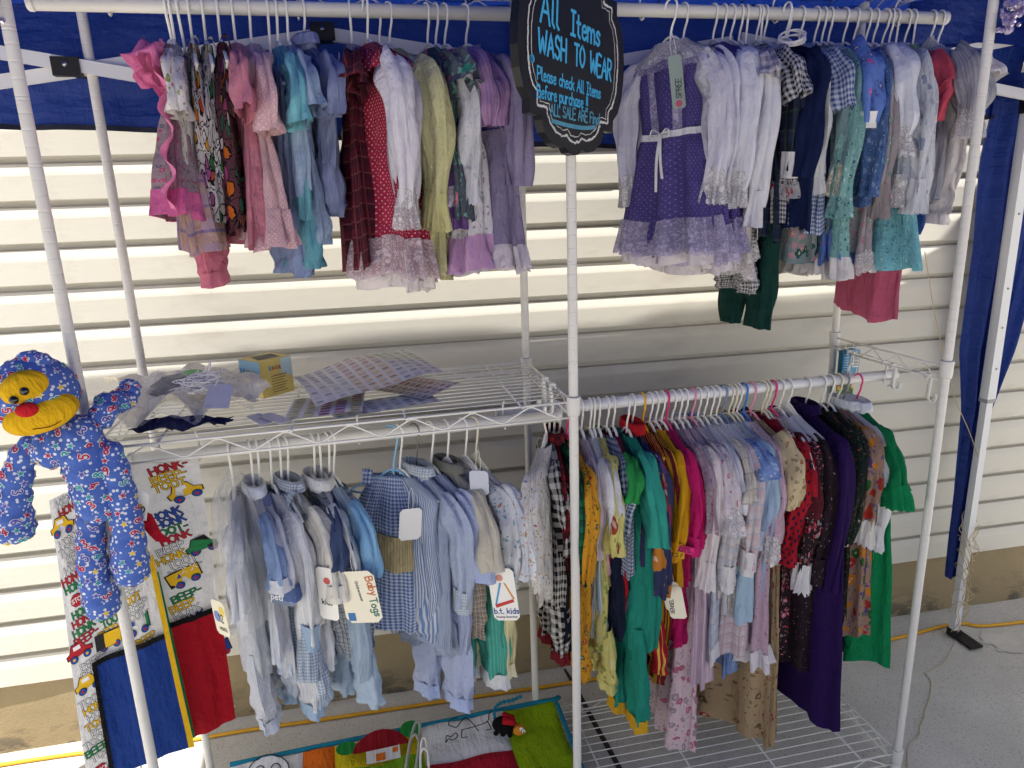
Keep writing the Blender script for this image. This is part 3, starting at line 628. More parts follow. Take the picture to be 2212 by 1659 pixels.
ZN = {'UL': -.072, 'UR': -.070, 'LL': -.098, 'LR': -.072}
GRP = {'UL': 'clothes on the upper left rod', 'UR': 'clothes on the upper right rod', 'LL': 'clothes on the lower left rod', 'LR': 'clothes on the lower right rod'}
seedc = [100]
def G(rod, X, L, name, short, tail, kind, body, phi=0.0, ws=.115, fl=1.0, sl=None, slm=None, slL=.2, cuff=None, lace=None, col=None, colm=None, hem=None, hemm=None, slip=None, pants=None, pL=.15, pm=None, sash=None, hg='w', edge=None, zd=0.0, tags=(), cat=None, wide=False, puff=0.0, tilt=0.0, dy=0.0, thick=1.0, over=None, mid=None, waist=.17, swing=0.0, fold=1.0, bow=False, legs=None, film_=False, vlace=None, sink=0.0, so=(1, -1)):
    seedc[0] += 1; seed = seedc[0]; r = np.random.default_rng(seed); phi += r.uniform(-5, 5); tilt += r.uniform(-.035, .035); fold *= 1.35; ws += .005
    y, z = RODS[rod]; loc = (X, y + dy, z); rz = R(phi - 90); zn = ZN[rod] - zd
    hanger(loc, rz, ws, zn, hg, short, tilt, wide)
    o = thing(name, short + ' ' + tail, cat or name.split('_')[-1], loc, rot=(0, tilt, rz), group=GRP[rod]); o.location = loc
    bm_ = clothm(body); t = .0150 * thick
    neck = [(0, .040, .010 * thick, 0), (.008, .052, .012 * thick, 0), (.03, ws * .93, t * .8, .0), (.045, ws, t, .001)]
    if kind == 'dress':
        wa = min(waist, L * .5); prof = neck + [(.10, ws * .93, t * 1.1, .002), (wa, ws * .84, t, .003 * fold), (wa + .03, ws * .93, t * 1.25, .006 * fold), ((wa + L) / 2, ws * (1 + fl) / 2, t * 1.6, .009 * fold), (L, ws * fl, t * 2.0, .013 * fold)]
    elif kind == 'top': prof = neck + [(.10, ws * .95, t * 1.15, .002), (L * .6, ws * .97, t * 1.2, .003), (L, ws * fl, t * 1.25, .005 * fold)]
    elif kind == 'coat': prof = neck + [(.12, ws * .98, t * 1.3, .001), (L * .5, ws * (1 + fl) / 2, t * 1.5, .003), (L, ws * fl, t * 1.8, .006 * fold)]
    elif kind == 'romper': prof = neck + [(.10, ws * .92, t * 1.2, .002), (L * .5, ws * .92, t * 1.5, .004), (L * .8, ws * .98 * fl, t * 1.6, .006), (L, ws * .80 * fl, t * 1.5, .006)]
    elif kind == 'jumper':      # sleeveless with straps
        prof = [(0, ws * .5, .010, 0), (.02, ws * .55, .012, 0), (.05, ws * .72, t, .001), (.10, ws * .92, t * 1.1, .002), (L * .55, ws * .98, t * 1.5, .004), (L * .85, ws * fl, t * 1.7, .007 * fold), (L, ws * fl * .93, t * 1.5, .008 * fold)]
    elif kind == 'pants': prof = [(0, ws * .72, t, 0), (.05, ws * .78, t * 1.2, .002), (L, ws * fl, t * 1.2, .003)]
    if sink: prof[0] = (0, prof[0][1], prof[0][2], 0)
    if L < prof[-2][0] + .01: prof[-1] = (prof[-2][0] + .01,) + prof[-1][1:]
    B = Body(prof, seed, zn, swing=swing, curl=r.uniform(-.02, .02), fold=1.0)
    Lb = prof[-1][0]
    if kind in ('dress',) and mid:      # bodice and skirt of different cloth
        loft(B, 0, wa).build('bodice', clothm(mid), o); loft(B, wa - .004, Lb, off=.002).build('skirt', bm_, o)
    elif kind == 'dress': loft(B, 0, wa).build('bodice', bm_, o); loft(B, wa - .003, Lb, off=.0015).build('skirt', bm_, o)
    elif kind == 'romper': loft(B, 0, Lb).build('body', bm_, o)
    elif kind == 'pants' : loft(B, 0, Lb * .35).build('waist', bm_, o)
    else: loft(B, 0, Lb).build('body', bm_, o)
    if edge:        # ruffle running down the near edge of an apron
        mb = MB(); n = 60; V = []
        for i in range(n):
            u = i / (n - 1); d = .0 + (Lb * .97) * u; p = B(np.array(.0), np.array(d)); q = B(np.array(-.9), np.array(d)); w = .046 + .008 * math.sin(19 * u + 2 * math.sin(9 * u))
            V += [p + (q - p) * (.2 + .55 * u), p + np.array((.012 + w * .55, .008 * math.sin(23 * u + 3 * u * u), 0)), p + np.array((.004 + w, .013 * math.sin(23 * u + 3 * u * u + 1.0), -.004))]
        mb.add(np.array(V), gridf(n, 3)); mb.build('edge_ruffle', clothm(edge), o)
    # sleeves
    zs = zn - .034; smat = clothm(slm or body)
    if sl:
        for sd_ in so:
            sd2 = seed * 7 + sd_; jx = r.uniform(-.008, .01); jy = r.uniform(-.014, .014)
            if sl == 'long':
                path = [((ws - .040) * sd_, 0, zs + .006), ((ws - .014) * sd_, .0, zs - .018), ((ws + .012 + jx) * sd_, jy * .4, zs - .07), ((ws + .016 + jx) * sd_, jy, zs - slL * .6), ((ws + .006 + jx) * sd_, jy * 1.4, zs - slL)]
                pr = [(0, .06, .14, .3, .7, .92, 1.0), (.004, .012, .020 + puff * .3, .031 + puff, .030 + puff, .023 + puff * .4, .021)]; pq = [(0, .06, .14, .3, .7, .92, 1.0), (.004, .010, .013, .018 + puff * .7, .018 + puff * .7, .015, .014)]
            elif sl == 'short':
                path = [((ws - .044) * sd_, 0, zs + .006), ((ws - .012) * sd_, 0, zs - .014), ((ws + .020) * sd_, jy * .4, zs - slL * .5), ((ws + .032 + jx) * sd_, jy, zs - slL)]
                pr = [(0, .12, .3, .6, 1.0), (.004, .016, .028 + puff * .3, .038 + puff, .038)]; pq = [(0, .12, .3, .6, 1.0), (.004, .011, .013, .014 + puff, .017)]
            elif sl == 'cap':
                path = [((ws - .044) * sd_, 0, zs + .008), ((ws - .006) * sd_, 0, zs - .006), ((ws + .022) * sd_, jy * .4, zs - slL * .5), ((ws + .038) * sd_, jy, zs - slL)]
                pr = [(0, .2, .6, 1.0), (.004, .018, .036, .044)]; pq = [(0, .2, .6, 1.0), (.006, .014, .020, .026)]
            elif sl == 'puff':
                path = [((ws - .040) * sd_, 0, zs + .006), ((ws - .006) * sd_, 0, zs - .012), ((ws + .022) * sd_, jy * .4, zs - slL * .5), ((ws + .024) * sd_, jy, zs - slL)]
                pr = [(0, .15, .5, .85, 1.0), (.005, .026, .044, .036, .024)]; pq = [(0, .15, .5, .85, 1.0), (.005, .018, .032, .028, .020)]
            s = sleeve_mesh(path, pr, pq, sd2, fold=.0046 if sl != 'puff' else .006).build('sleeve', smat, o)
            if cuff: sleeve_mesh(path, pr, pq, sd2, s0=.90, s1=1.06, n=6, off=.0025, fold=.001).build('cuff', clothm(cuff), s)
            if lace: sleeve_mesh(path, pr, pq, sd2, s0=.93, s1=1.0 + .035 / slL, n=8, off=.001, flare=.008, ruff=.006, fold=.002, M=40, scal=.006).build('lace_cuff', clothm(lace), s)
    if kind == 'jumper' and not sl:
        for sd_ in (1, -1):
            mb = MB(); w = .012; a = ws * .52 * sd_
            V = []
            for u in np.linspace(0, 1, 8): V += [(a - w + .01 * u * sd_, -.014 + .026 * math.sin(u * 1.5), zn - .02 + .03 * math.sin(u * 3.1)), (a + w + .01 * u * sd_, -.014 + .026 * math.sin(u * 1.5), zn - .02 + .03 * math.sin(u * 3.1))]
            mb.add(V, gridf(8, 2)); mb.build('strap', bm_, o)
    if col:
        cm = clothm(colm)
        if col == 'pan': loft(B, -.002, .034, off=.0045, M=60, nz=7, flare=.006, d1f=lambda T: .030 + .014 * np.abs(np.sin(T)) ** .5 * (1 - .8 * np.exp(-((np.mod(T, np.pi) - np.pi / 2) / .10) ** 2))).build('collar', cm, o)
        elif col == 'ruffle': loft(B, .0, .055, off=.004, M=110, nz=9, flare=.014, ruff=.008, rk=22, scallop=.006).build('ruffle_collar', cm, o)
        elif col == 'big': loft(B, -.002, .085, off=.005, M=80, nz=10, flare=.016, ruff=.005, rk=9, scallop=.012).build('wide_collar', cm, o)
        elif col == 'stand':
            mb = MB(); a = np.linspace(0, 6.283, 33); V = []
            for h, k in ((-.006, 1.0), (.010, .96), (.026, 1.0), (.022, 1.18), (.004, 1.3)): V.append(np.stack([.044 * k * np.cos(a), (.016 * k + .003) * np.sin(a), np.full_like(a, zn + h)], 1))
            mb.add(np.concatenate(V), gridf(5, 33)); mb.build('collar', cm, o)
        elif col == 'band': loft(B, -.004, .012, off=.003, nz=4).build('neckband', cm, o)
    if vlace:
        for c0 in (-.36, .30):
            for c1 in (-1.571 + c0,): loft(B, .028, waist - .008, off=.0035, M=8, th0=c1 - .10, th1=c1 + .10, scallop=.0).build('lace_strip', clothm(vlace), o)
    if over: loft(B, over[1], over[2], off=.005, M=80, flare=.006, ruff=.004, rk=14).build('trim_band', clothm(over[0]), o)
    if sash:
        loft(B, wa - .006, wa + .008, off=.005, nz=3).build('sash', clothm(sash), o)
        if bow:
            mb = MB(); p = B(np.array(-1.57), np.array(wa)) + np.array((0, -.008, 0))
            for dx, l in ((-.014, .12), (.012, .135)):
                V = []
                for i in range(8): u = i / 7; V += [p + np.array((dx * u - .004, -.004 - .004 * math.sin(4 * u), -l * u)), p + np.array((dx * u + .004, -.004 - .004 * math.sin(4 * u), -l * u))]
                mb.add(np.array(V), gridf(8, 2))
            for sg in (1, -1): tube(mb, smooth_path([p, p + np.array((.020 * sg, -.006, .012)), p + np.array((.026 * sg, -.004, -.002)), p], 5), .0032, 6, flat=.4)
            mb.build('ribbon_bow', clothm(sash), o)
    if hem == 'lace': loft(B, Lb - .010, Lb + .034, off=.002, M=120, nz=7, flare=.010, ruff=.005, rk=30, scallop=.006).build('lace_hem', clothm(hemm), o)
    elif hem == 'overlace': loft(B, Lb - .070, Lb + .004, off=.005, M=120, nz=8, flare=.008, ruff=.004, rk=20, scallop=.006).build('lace_flounce', clothm(hemm), o)
    elif hem == 'flounce': loft(B, Lb - .012, Lb + .055, off=.003, M=110, nz=8, flare=.016, ruff=.008, rk=18, scallop=.003).build('flounce', clothm(hemm), o)
    elif hem == 'band': loft(B, Lb - .045, Lb + .002, off=.003, nz=6).build('hem_band', clothm(hemm), o)
    if slip: loft(B, Lb - .05, Lb + .03, off=-.006, M=60, nz=6, ruff=.004, rk=11).build('underskirt', clothm(slip), o)
    if kind == 'romper' and legs is None: legs = (.045, .62)
    def leg_tubes(zt, hw, Ll, mat, nm, gather=None, r0=.036, r1=.03):
        for sd_ in (1, -1):
            jx = r.uniform(-.006, .006); path = [(hw * sd_ * .95, 0, zt + .03), (hw * sd_ * 1.02, .004 * sd_, zt - Ll * .3), ((hw * 1.02 + jx) * sd_, .008 * sd_, zt - Ll * .7), ((hw * .98 + jx) * sd_, .010 * sd_, zt - Ll)]
            pr = [(0, .15, .6, .92, 1), (r0 * .9, r0 * 1.08, (r0 + r1) / 2 * 1.1, r1, r1 * .9)]; pq = [(0, .15, .6, .92, 1), (.018, .021, .021, .018, .017)]
            lg = sleeve_mesh(path, pr, pq, seed * 11 + sd_, fold=.004).build(nm, mat, o)
            if gather: sleeve_mesh(path, pr, pq, seed * 11 + sd_, s0=.93, s1=1.0 + .018 / Ll, n=6, off=.002, fold=.002, flare=.004, ruff=.003).build('leg_cuff', clothm(gather), lg)
    if kind == 'romper': leg_tubes(zn - Lb + .03, ws * .42 * fl, legs[0] + .03, bm_, 'leg', gather=pm, r0=ws * .40 * fl, r1=ws * .34 * fl)
    if kind == 'pants': leg_tubes(zn - Lb * .35 + .02, ws * .42, Lb * .65 + .02, bm_, 'leg', r0=ws * .38, r1=ws * .36)
    if pants: leg_tubes(zn - Lb + .05, ws * .40, pL + .05, clothm(pants), 'pant_leg', gather=pm, r0=ws * .42, r1=ws * .36)
    for k in tags:
        kk = dict(k[1])
        kk.setdefault('rz', .6 if rod == 'LL' else .9)
        card(o, *k[0], **kk)
    if film_:
        B2 = Body([(0, .03, .012, 0), (.03, .07, .03, .006), (.09, ws + .05, .040, .008), (Lb * .7, ws + .05, .046, .010)], seed + 5, zn + .045); loft(B2, 0, Lb * .7, M=60).build('plastic_cover', film(), o)
    return o
# garments: rod, place along the rod, length, then how each looks
G('UL', -0.716, 0.307, 'dress', 'hot pink ruffled apron dress with grey rosebud print', 'leftmost on the upper rod', 'dress', 'f:a8949c,c2577f,7c7488,95', phi=-10, ws=0.1, fl=1.35, sl='cap', slm='p:ea86b6', slL=0.035, edge='p:ec8aba', hem='band', hemm='p:e070a8', waist=0.12)
G('UL', -0.711, 0.246, 'toddler_top', 'white cap sleeved top with orange coral sprigs', 'beside the hot pink apron dress', 'top', 'f:e9e5e6,d4502f,9aa05a,40,.22', phi=8, ws=0.11, sl='short', slL=0.1)
G('UL', -0.695, 0.352, 'dress', 'pastel plaid dress with pink ruffled bloomers', 'under the picture print rompers', 'dress', 'k:c7a9b8,d9b08f,8c7fae,.045', phi=-5, ws=0.105, fl=1.35, pants='p:d97f95', pL=0.045, pm='p:d97f95', zd=0.02)
G('UL', -0.680, 0.316, 'romper', 'white picture print romper with yellow houses', 'third garment from the hot pink dress', 'jumper', 'm:e6e2e2,e0a030,d9542e,3f7f4b,a85f9c,e8e0de,26', phi=6, ws=0.1, fl=0.95)
G('UL', -0.656, 0.320, 'romper', 'white picture print romper with green clover patches', 'right of the yellow house print', 'jumper', 'm:e4e0e4,3f8f4f,e8e4e2,d99f35,8f4f86,e8e4e4,22', phi=10, ws=0.1, fl=0.95)
G('UL', -0.630, 0.343, 'romper', 'maroon and orange picture print romper', 'beside the scalloped pink dress', 'jumper', 'm:6f4450,d9742e,e2dcdc,b0508c,3a6f5a,d8a838,24', phi=6, ws=0.1, fl=1.0)
G('UL', -0.603, 0.364, 'dress', 'rose pink dress with scalloped wide collar', 'left of the pale pink tiered dress', 'dress', 'p:d98ea0', phi=6, ws=0.105, fl=1.1, sl='short', slL=0.1, col='big', colm='p:e39fae', waist=0.16)
G('UL', -0.574, 0.307, 'dress', 'pale pink tiered dress with big ruffle collar', 'beside the white empty hanger end', 'dress', 'd:dfb6bd,eed3d6,160,.22', phi=10, ws=0.11, fl=1.15, sl='short', slL=0.13, col='big', colm='p:e6c4ca', hem='flounce', hemm='d:dcb3bb,eed3d6,160,.22', pants='p:d67f83', pL=0.035, pm='p:d67f83', waist=0.2)
G('UL', -0.541, 0.303, 'infant_suit', 'periwinkle blue infant suit with long legs', 'hanging behind the turquoise shirt', 'romper', 'p:8fa0cc', phi=14, ws=0.095, legs=(0.1, 0.5), zd=0.03)
G('UL', -0.525, 0.316, 'shirt', 'turquoise short sleeved shirt with rolled cuff', 'over turquoise trousers', 'top', 'p:7fc3d2', phi=10, ws=0.108, sl='short', slL=0.12, pants='p:6aa9bd', pL=0.1)
G('UL', -0.506, 0.271, 'infant_suit', 'pale sky blue infant suit', 'between the turquoise shirt and the grey blue romper', 'romper', 'p:9fb6d6', phi=16, ws=0.1, sl='short', slL=0.1, legs=(0.1, 0.5))
G('UL', -0.475, 0.264, 'romper', 'dusty grey blue collared romper', 'beside the gap before the maroon plaid dress', 'romper', 'p:8791b8', phi=24, ws=0.115, sl='short', slL=0.1, col='stand', colm='p:98a2c6', legs=(0.05, 0.5))
G('UL', -0.385, 0.424, 'dress', 'maroon plaid dress with white lace collar and swing tag', 'left of the red dotted dresses', 'dress', 'k:6e2436,3a2130,8a4a50,.03', phi=2, ws=0.088, fl=1.1, sl='cap', slm='k:6e2436,3a2130,8a4a50,.03', slL=0.06, col='pan', colm='l:d6cfdd,240', tags=[((0.092, -0.03, -0.14, 0.028, 0.045, plain('c3c6d4', rough=.6)), {'rz': 0.5})])
G('UL', -0.356, 0.433, 'dress', 'red dotted dress with white long sleeves and lace', 'nearest of the two red dotted dresses', 'dress', 'd:b5304f,e8c3cc,120,.17', dy=-0.03, phi=12, ws=0.116, fl=1.3, sl='long', slm='p:e3e0ec', slL=0.27, lace='l:f0eef2,300', col='ruffle', colm='d:bb3a55,e8c3cc,120,.17', hem='overlace', hemm='l:e9d6de,260', slip='p:ece4e6', puff=0.006)
G('UL', -0.331, 0.442, 'dress', 'red dotted dress with ruffled shoulders', 'squeezed between its twin and the pale yellow dress', 'dress', 'd:ad2c4a,e8c3cc,120,.17', phi=18, ws=0.105, fl=1.25, sl='long', slm='p:dcd8e6', slL=0.25, lace='l:f0eef2,300', col='ruffle', colm='d:b93853,e8c3cc,120,.17', hem='overlace', hemm='l:e9d6de,260', slip='p:ece4e6', dy=0.01)
G('UL', -0.311, 0.444, 'dress', 'pale yellow dress with long gathered sleeves', 'right of the red dotted dresses', 'dress', 'f:d6d3a4,e6e3c4,c4bd88,70,.2', phi=30, ws=0.118, fl=1.12, sl='long', slL=0.27, lace='p:d9d59c', puff=0.008)
G('UL', -0.236, 0.336, 'dress', 'dark tropical floral dress', 'left of the purple corduroy jumper', 'dress', 'f:59606e,3f9f86,d67f92,7ab7a8,32', phi=14, ws=0.108, fl=1.05, sl='cap', slL=0.06)
G('UL', -0.218, 0.346, 'dress', 'purple corduroy jumper with white sprigged sleeves', 'in front of the tropical floral dress', 'dress', 's:7a5a9c,6a4c8a,.006', phi=16, ws=0.108, fl=1.1, sl='long', slm='f:dfe0ec,b7bcd0,c9cfdf,60,.2', slL=0.22, lace='p:dfe0ec', mid='s:7a5a9c,6a4c8a,.006', over=('l:dcd3e6,240', 0.26, 0.3))
G('UL', -0.200, 0.373, 'dress', 'lilac puff sleeved dress with white embroidered skirt', 'left of the grey lavender dress', 'dress', 'f:e2dfe8,6c8f7a,8e7f9c,28,.22', phi=20, ws=0.108, fl=0.9, sl='puff', slm='s:b894c4,a985b6,.006', slL=0.12, mid='s:b894c4,a985b6,.006', hem='flounce', hemm='p:cda4cf')
G('UL', -0.158, 0.404, 'dress', 'heather grey lavender long dress with white lace hem', 'nearest the sign on its left', 'dress', 'h:8f86a8', phi=24, ws=0.12, fl=0.98, sl='long', slL=0.24, hem='lace', hemm='p:d9d2de', waist=0.14, col='band', colm='l:c2bdd2,240', over=('p:46407e', 0.135, 0.165))
G('UR', 0.281, 0.435, 'dress', 'purple dotted dress with lace collar and white ribbon bow', 'facing out beside the sign', 'dress', 'd:544a8c,8a84b4,110,.14', phi=22, ws=0.104, fl=1.25, sl='long', slm='p:d9d8ea', vlace='l:c2bbe0,240', slL=0.26, lace='l:f0eef2,300', col='pan', colm='l:e9e6f0,300', hem='overlace', hemm='l:c3bbdc,260', slip='p:e2dbe2', sash='p:f2f2f6', bow=True, waist=0.185, over=('l:b3acd4,220', 0.028, 0.055), tags=[((0.045, -0.04, -0.105, 0.028, 0.105, plain('8d9c95', rough=.6)), {'tilt': -0.12, 'lines': [('SPREE', 0.011, 0.006, -0.085, '3a4a42', 1.5)], 'shapes': [(disc(0.0, -0.095, 0.007), 'b0506a')]})], dy=-0.03)
G('UR', 0.325, 0.455, 'dress', 'purple dotted dress with plain white gathered sleeves', 'second of the three purple dresses', 'dress', 'd:54478f,8f86c0,110,.15', phi=9.3, ws=0.112, fl=1.2, sl='long', slm='p:dfe0f0', slL=0.27, lace='l:f0eef2,300', col='ruffle', colm='d:5a4c98,8f86c0,110,.15', hem='overlace', hemm='l:c3bbdc,260', slip='p:e2dbe2', puff=0.008)
G('UR', 0.396, 0.444, 'dress', 'purple dotted dress with tall ruffled neck', 'third of the three purple dresses', 'dress', 'd:4e4289,8f86c0,110,.15', phi=3.7, ws=0.112, fl=1.2, sl='long', slm='p:e4e5f2', slL=0.27, lace='l:f0eef2,300', col='ruffle', colm='d:5a4c98,8f86c0,110,.15', hem='overlace', hemm='l:b8b0d6,260', slip='p:e2dbe2', puff=0.008)
G('UR', 0.420, 0.432, 'dress', 'ivory lace flounced dress', 'hanging low behind the purple dresses', 'dress', 'p:dcd6d8', phi=-2.9, ws=0.105, fl=1.3, hem='flounce', hemm='l:efe9ea,240')
G('UR', 0.439, 0.370, 'dress', 'white satin dress with long full sleeves', 'right of the purple dresses', 'dress', 'p:dfe0ea', phi=2.7, ws=0.115, fl=1.0, sl='long', slL=0.31, lace='p:e2e2ec', puff=0.008)
G('UR', 0.461, 0.427, 'dress', 'grey gingham dress with wide white lace hem', 'below the white satin sleeves', 'dress', 'g:d2ced8,8f8a9c,.018', phi=0.2, ws=0.11, fl=1.12, sl='cap', slL=0.06, hem='lace', hemm='l:f0ecec,230')
G('UR', 0.475, 0.481, 'romper', 'tiny black and white gingham romper', 'showing below the lace hem', 'romper', 'g:d8d8dc,33333d,.008', phi=-6.1, ws=0.1, legs=(0.03, 0.5), zd=0.03)
G('UR', 0.509, 0.509, 'trousers', 'bottle green velvet trousers', 'hanging lowest on the upper right rod', 'pants', 'p:143b36', phi=-2.8, ws=0.12, fl=0.8, zd=0.12)
G('UR', 0.502, 0.392, 'dress', 'black and white gingham dress with red berry trim', 'left of the navy plaid dress', 'dress', 'g:d8d8de,2b2b36,.010', phi=1.3, ws=0.108, fl=1.0, sl='short', slL=0.1, over=('f:b9b9c0,b8283c,2b2b36,60', 0.3, 0.335))
G('UR', 0.521, 0.424, 'dress', 'dark navy plaid dress with white turned cuffs', 'left of the navy coat', 'dress', 'k:1b2138,28324f,3b4a44,.03', phi=-3.1, ws=0.105, fl=1.0, sl='long', slL=0.24, cuff='p:e6e6ec', col='pan', colm='p:dfe3ec', tags=[((0.09, -0.045, -0.44, 0.055, 0.05, CARD), {'lines': [('EUX GAM', 0.008, -0.024, -0.026, 'c0392b'), ('APPY KID', 0.008, -0.024, -0.042, 'c0392b')], 'string': False, 'rz': -0.5})])
G('UR', 0.558, 0.397, 'coat', 'plain navy wool coat', 'with a coiled white cord lying on its shoulder', 'coat', 'p:14214a', dy=-0.03, phi=-3.9, ws=0.122, fl=1.2, sl='long', slL=0.25)
G('UR', 0.582, 0.468, 'dress', 'dark green velvet dress with long white sleeves', 'right of the navy coat', 'dress', 'f:7d8f92,2c5a52,b58a94,38', phi=-2.4, ws=0.115, fl=1.0, sl='long', slm='p:d9dbe0', slL=0.24, mid='p:12393a', puff=0.004, lace='p:dcdee2')
G('UR', 0.612, 0.407, 'dress', 'blue and white gingham dress with ruffled yoke', 'beside the long white sleeves', 'dress', 'g:ccd5e6,3f5a9a,.009', phi=-3.1, ws=0.115, fl=1.0, sl='short', slL=0.12, col='big', colm='s:c9d3e8,5f7ab0,.008')
G('UR', 0.651, 0.474, 'dress', 'grey teal daisy print dress with cream lace cuffs', 'left of the vine print dress', 'dress', 'f:7f9aa2,aec3c6,6c8a94,95,.24', phi=-5.9, ws=0.115, fl=1.05, sl='long', slL=0.25, lace='l:e6dfcf,240', hem='lace', hemm='p:ddd9da')
G('UR', 0.670, 0.474, 'dress', 'green teal vine print dress', 'behind the blue rosebud dress', 'dress', 'f:7fb0b0,3f6f86,a5cccb,85,.30', phi=-6.3, ws=0.118, fl=1.1, sl='long', slL=0.3, lace='f:7fb0b0,3f6f86,a5cccb,85,.30', hem='lace', hemm='p:e0dcdd')
G('UR', 0.687, 0.426, 'dress', 'bright blue rosebud dress with white shirt cuffs', 'right of the green teal vine print dress', 'dress', 'f:5f7fca,c25a9a,4f5f9c,42,.24', phi=-2.7, ws=0.118, fl=0.98, sl='puff', slL=0.15, cuff='p:f0f0f2', col='pan', colm='p:dfe4ee', hem='flounce', hemm='f:6b8ad2,c25a9a,4f5f9c,42,.24')
G('UR', 0.726, 0.360, 'jacket', 'dusty blue denim floral jacket', 'behind the bright blue rosebud dress', 'coat', 'f:4f6ea6,3f5788,7f95c0,90,.34', phi=-5.5, ws=0.118, fl=1.0, sl='long', slL=0.3)
G('UR', 0.755, 0.465, 'dress', 'faded mauve and grey rose print dress', 'left of the white puff sleeved blouse', 'dress', 'f:a9a0a8,b8687c,7f9a92,45,.3', phi=-8.1, ws=0.118, fl=1.0, sl='long', slL=0.3, lace='p:9a9294', hem='lace', hemm='l:e4dfe0,240')
G('UR', 0.787, 0.330, 'blouse', 'white satin blouse with puffed lace edged sleeves', 'right of the faded mauve print', 'top', 'p:dfe2ee', phi=-6.7, ws=0.118, sl='puff', slL=0.17, lace='l:f0eef2,300')
G('UR', 0.807, 0.353, 'dress', 'pale grey blue faded floral dress', 'with cuffs below the white blouse', 'dress', 'f:aab4c2,8f9fb8,c2c6d0,60,.3', phi=-7.1, ws=0.118, fl=0.9, sl='long', slL=0.28, lace='l:f0eef2,300')
G('UR', 0.834, 0.498, 'dress', 'aqua ditsy print dress with flared skirt', 'hanging low on the upper rod', 'dress', 'f:7fc6d6,5f8fb0,a5dbe2,110,.3', phi=2.3, ws=0.118, fl=1.5, waist=0.3, over=('f:8fd2de,5f8fb0,a5dbe2,110,.3', 0.27, 0.31))
G('UR', 0.850, 0.322, 'dress', 'white dress with lilac rose sprays and frilled cuffs', 'left of the coral knit cardigan', 'dress', 'f:d4d8e2,97a2c2,b6bccf,38,.34', phi=-6.0, ws=0.122, fl=0.9, sl='long', slL=0.3, lace='p:dfe2ea')
G('UR', 0.863, 0.370, 'trousers', 'rose pink wide trousers', 'hanging below the aqua dress', 'top', 'p:c4607f', phi=-2.3, ws=0.105, fl=1.0, zd=0.26, tags=[((-0.11, -0.02, -0.4, 0.022, 0.14, plain('4fb8c2', rough=.6)), {'string': False, 'name': 'ribbon_end', 'round_': False})])
G('UR', 0.892, 0.311, 'cardigan', 'coral pink knit cardigan with green yoke', 'peeking out behind the pinstripe dress', 'top', 'p:d4566c', phi=-2.9, ws=0.11, sl='long', slL=0.14, col='band', colm='p:9fc0a8')
G('UR', 0.909, 0.296, 'overalls', 'plain mid blue trousers', 'showing below the frilled white cuffs', 'pants', 'p:3f62a6', phi=-5.2, ws=0.11, fl=0.8, zd=0.13)
G('UR', 0.963, 0.343, 'dress', 'grey pinstripe sprigged dress with puff sleeves and blank tag', 'beside the right post', 'dress', 's:a9abb8,8f92a4,.006,.3', phi=-10.3, ws=0.118, fl=0.9, sl='puff', slm='s:b2b4bf,9a9dae,.006,.3', slL=0.13, lace='l:dcdce4,240', col='pan', colm='p:c9ccd6', fold=0.6, tags=[((0.055, -0.04, -0.095, 0.042, 0.075, plain('c3c6d4', rough=.6)), {'tilt': 0.15, 'rz': 0.3})], wide=True)
G('UR', 0.987, 0.317, 'bloomers', 'sheer white bloomers suit', 'behind the pinstripe dress at the rod end', 'romper', 'p:e6e0e2', phi=-10.7, ws=0.122, sl='cap', slL=0.06, pm='p:ece6e8', legs=(0.06, 0.5), cat='bloomers')
G('LL', -0.706, 0.395, 'infant_suit', 'white and grey blue sailor suit under a clear plastic cover', 'left on the lower rod', 'romper', 'p:d2d6e0', phi=2, ws=0.115, sl='short', slm='p:e3e5ea', slL=0.16, pm='p:ccd4e4', legs=(0.12, 0.6), film_=True, tags=[((0.14, -0.045, -0.26, 0.052, 0.075, plain('efe9d2', rough=.6)), {'lines': [('12', 0.016, -0.004, -0.045, '3a3a3a'), ('MONTH', 0.007, -0.01, -0.064, '3a3a3a')], 'shapes': [(disc(-0.01, -0.035, 0.012), '7f8fc4'), (disc(0.012, -0.022, 0.011), 'e8d068')], 'tilt': -0.15})])
G('LL', -0.667, 0.342, 'polo_shirt', 'white polo shirt with mid blue shoulder stripe', 'second from the plastic covered suit', 'top', 'p:dfe3ef', phi=22, ws=0.1, sl='short', slm='p:93abd4', slL=0.12, cuff='p:e6e8f0', col='stand', colm='p:e3e8f4', pants='p:ccd6ea', pL=0.06)
G('LL', -0.653, 0.389, 'shirt', 'white shirt with lavender blue placket and navy piped cuffs', 'behind the red balloon tag', 'top', 'p:e2e4ee', phi=24, ws=0.1, sl='short', slL=0.14, cuff='p:5f74a8', col='band', colm='p:8f9ad0', pants='p:d0d9e8', pL=0.09)
G('LL', -0.630, 0.406, 'cardigan', 'white ribbed long sleeved cardigan with blue stitched hem', 'in front of the gingham trousers', 'top', 's:ecedf2,dfe1e8,.006', phi=26, ws=0.1, sl='long', slL=0.27, cuff='p:a9c2dd', pants='s:e6e7ec,d9dbe2,.006', pL=0.1, pm='p:a9c2dd', tags=[((0.125, -0.05, -0.235, 0.062, 0.062, plain('6f7f9c', rough=.6)), {'lines': [('petit a', 0.014, -0.026, -0.052, 'eef0f4')], 'shapes': [(disc(0.004, -0.018, 0.012), 'd8485a')], 'tilt': 0.04})])
G('LL', -0.610, 0.410, 'overalls', 'pale blue gingham overalls', 'beside a white ribbed short sleeve', 'jumper', 'g:dfe5ee,8fa9cc,.008', phi=26, ws=0.1, fl=0.95, pants='g:dfe5ee,8fa9cc,.008', pL=0.09)
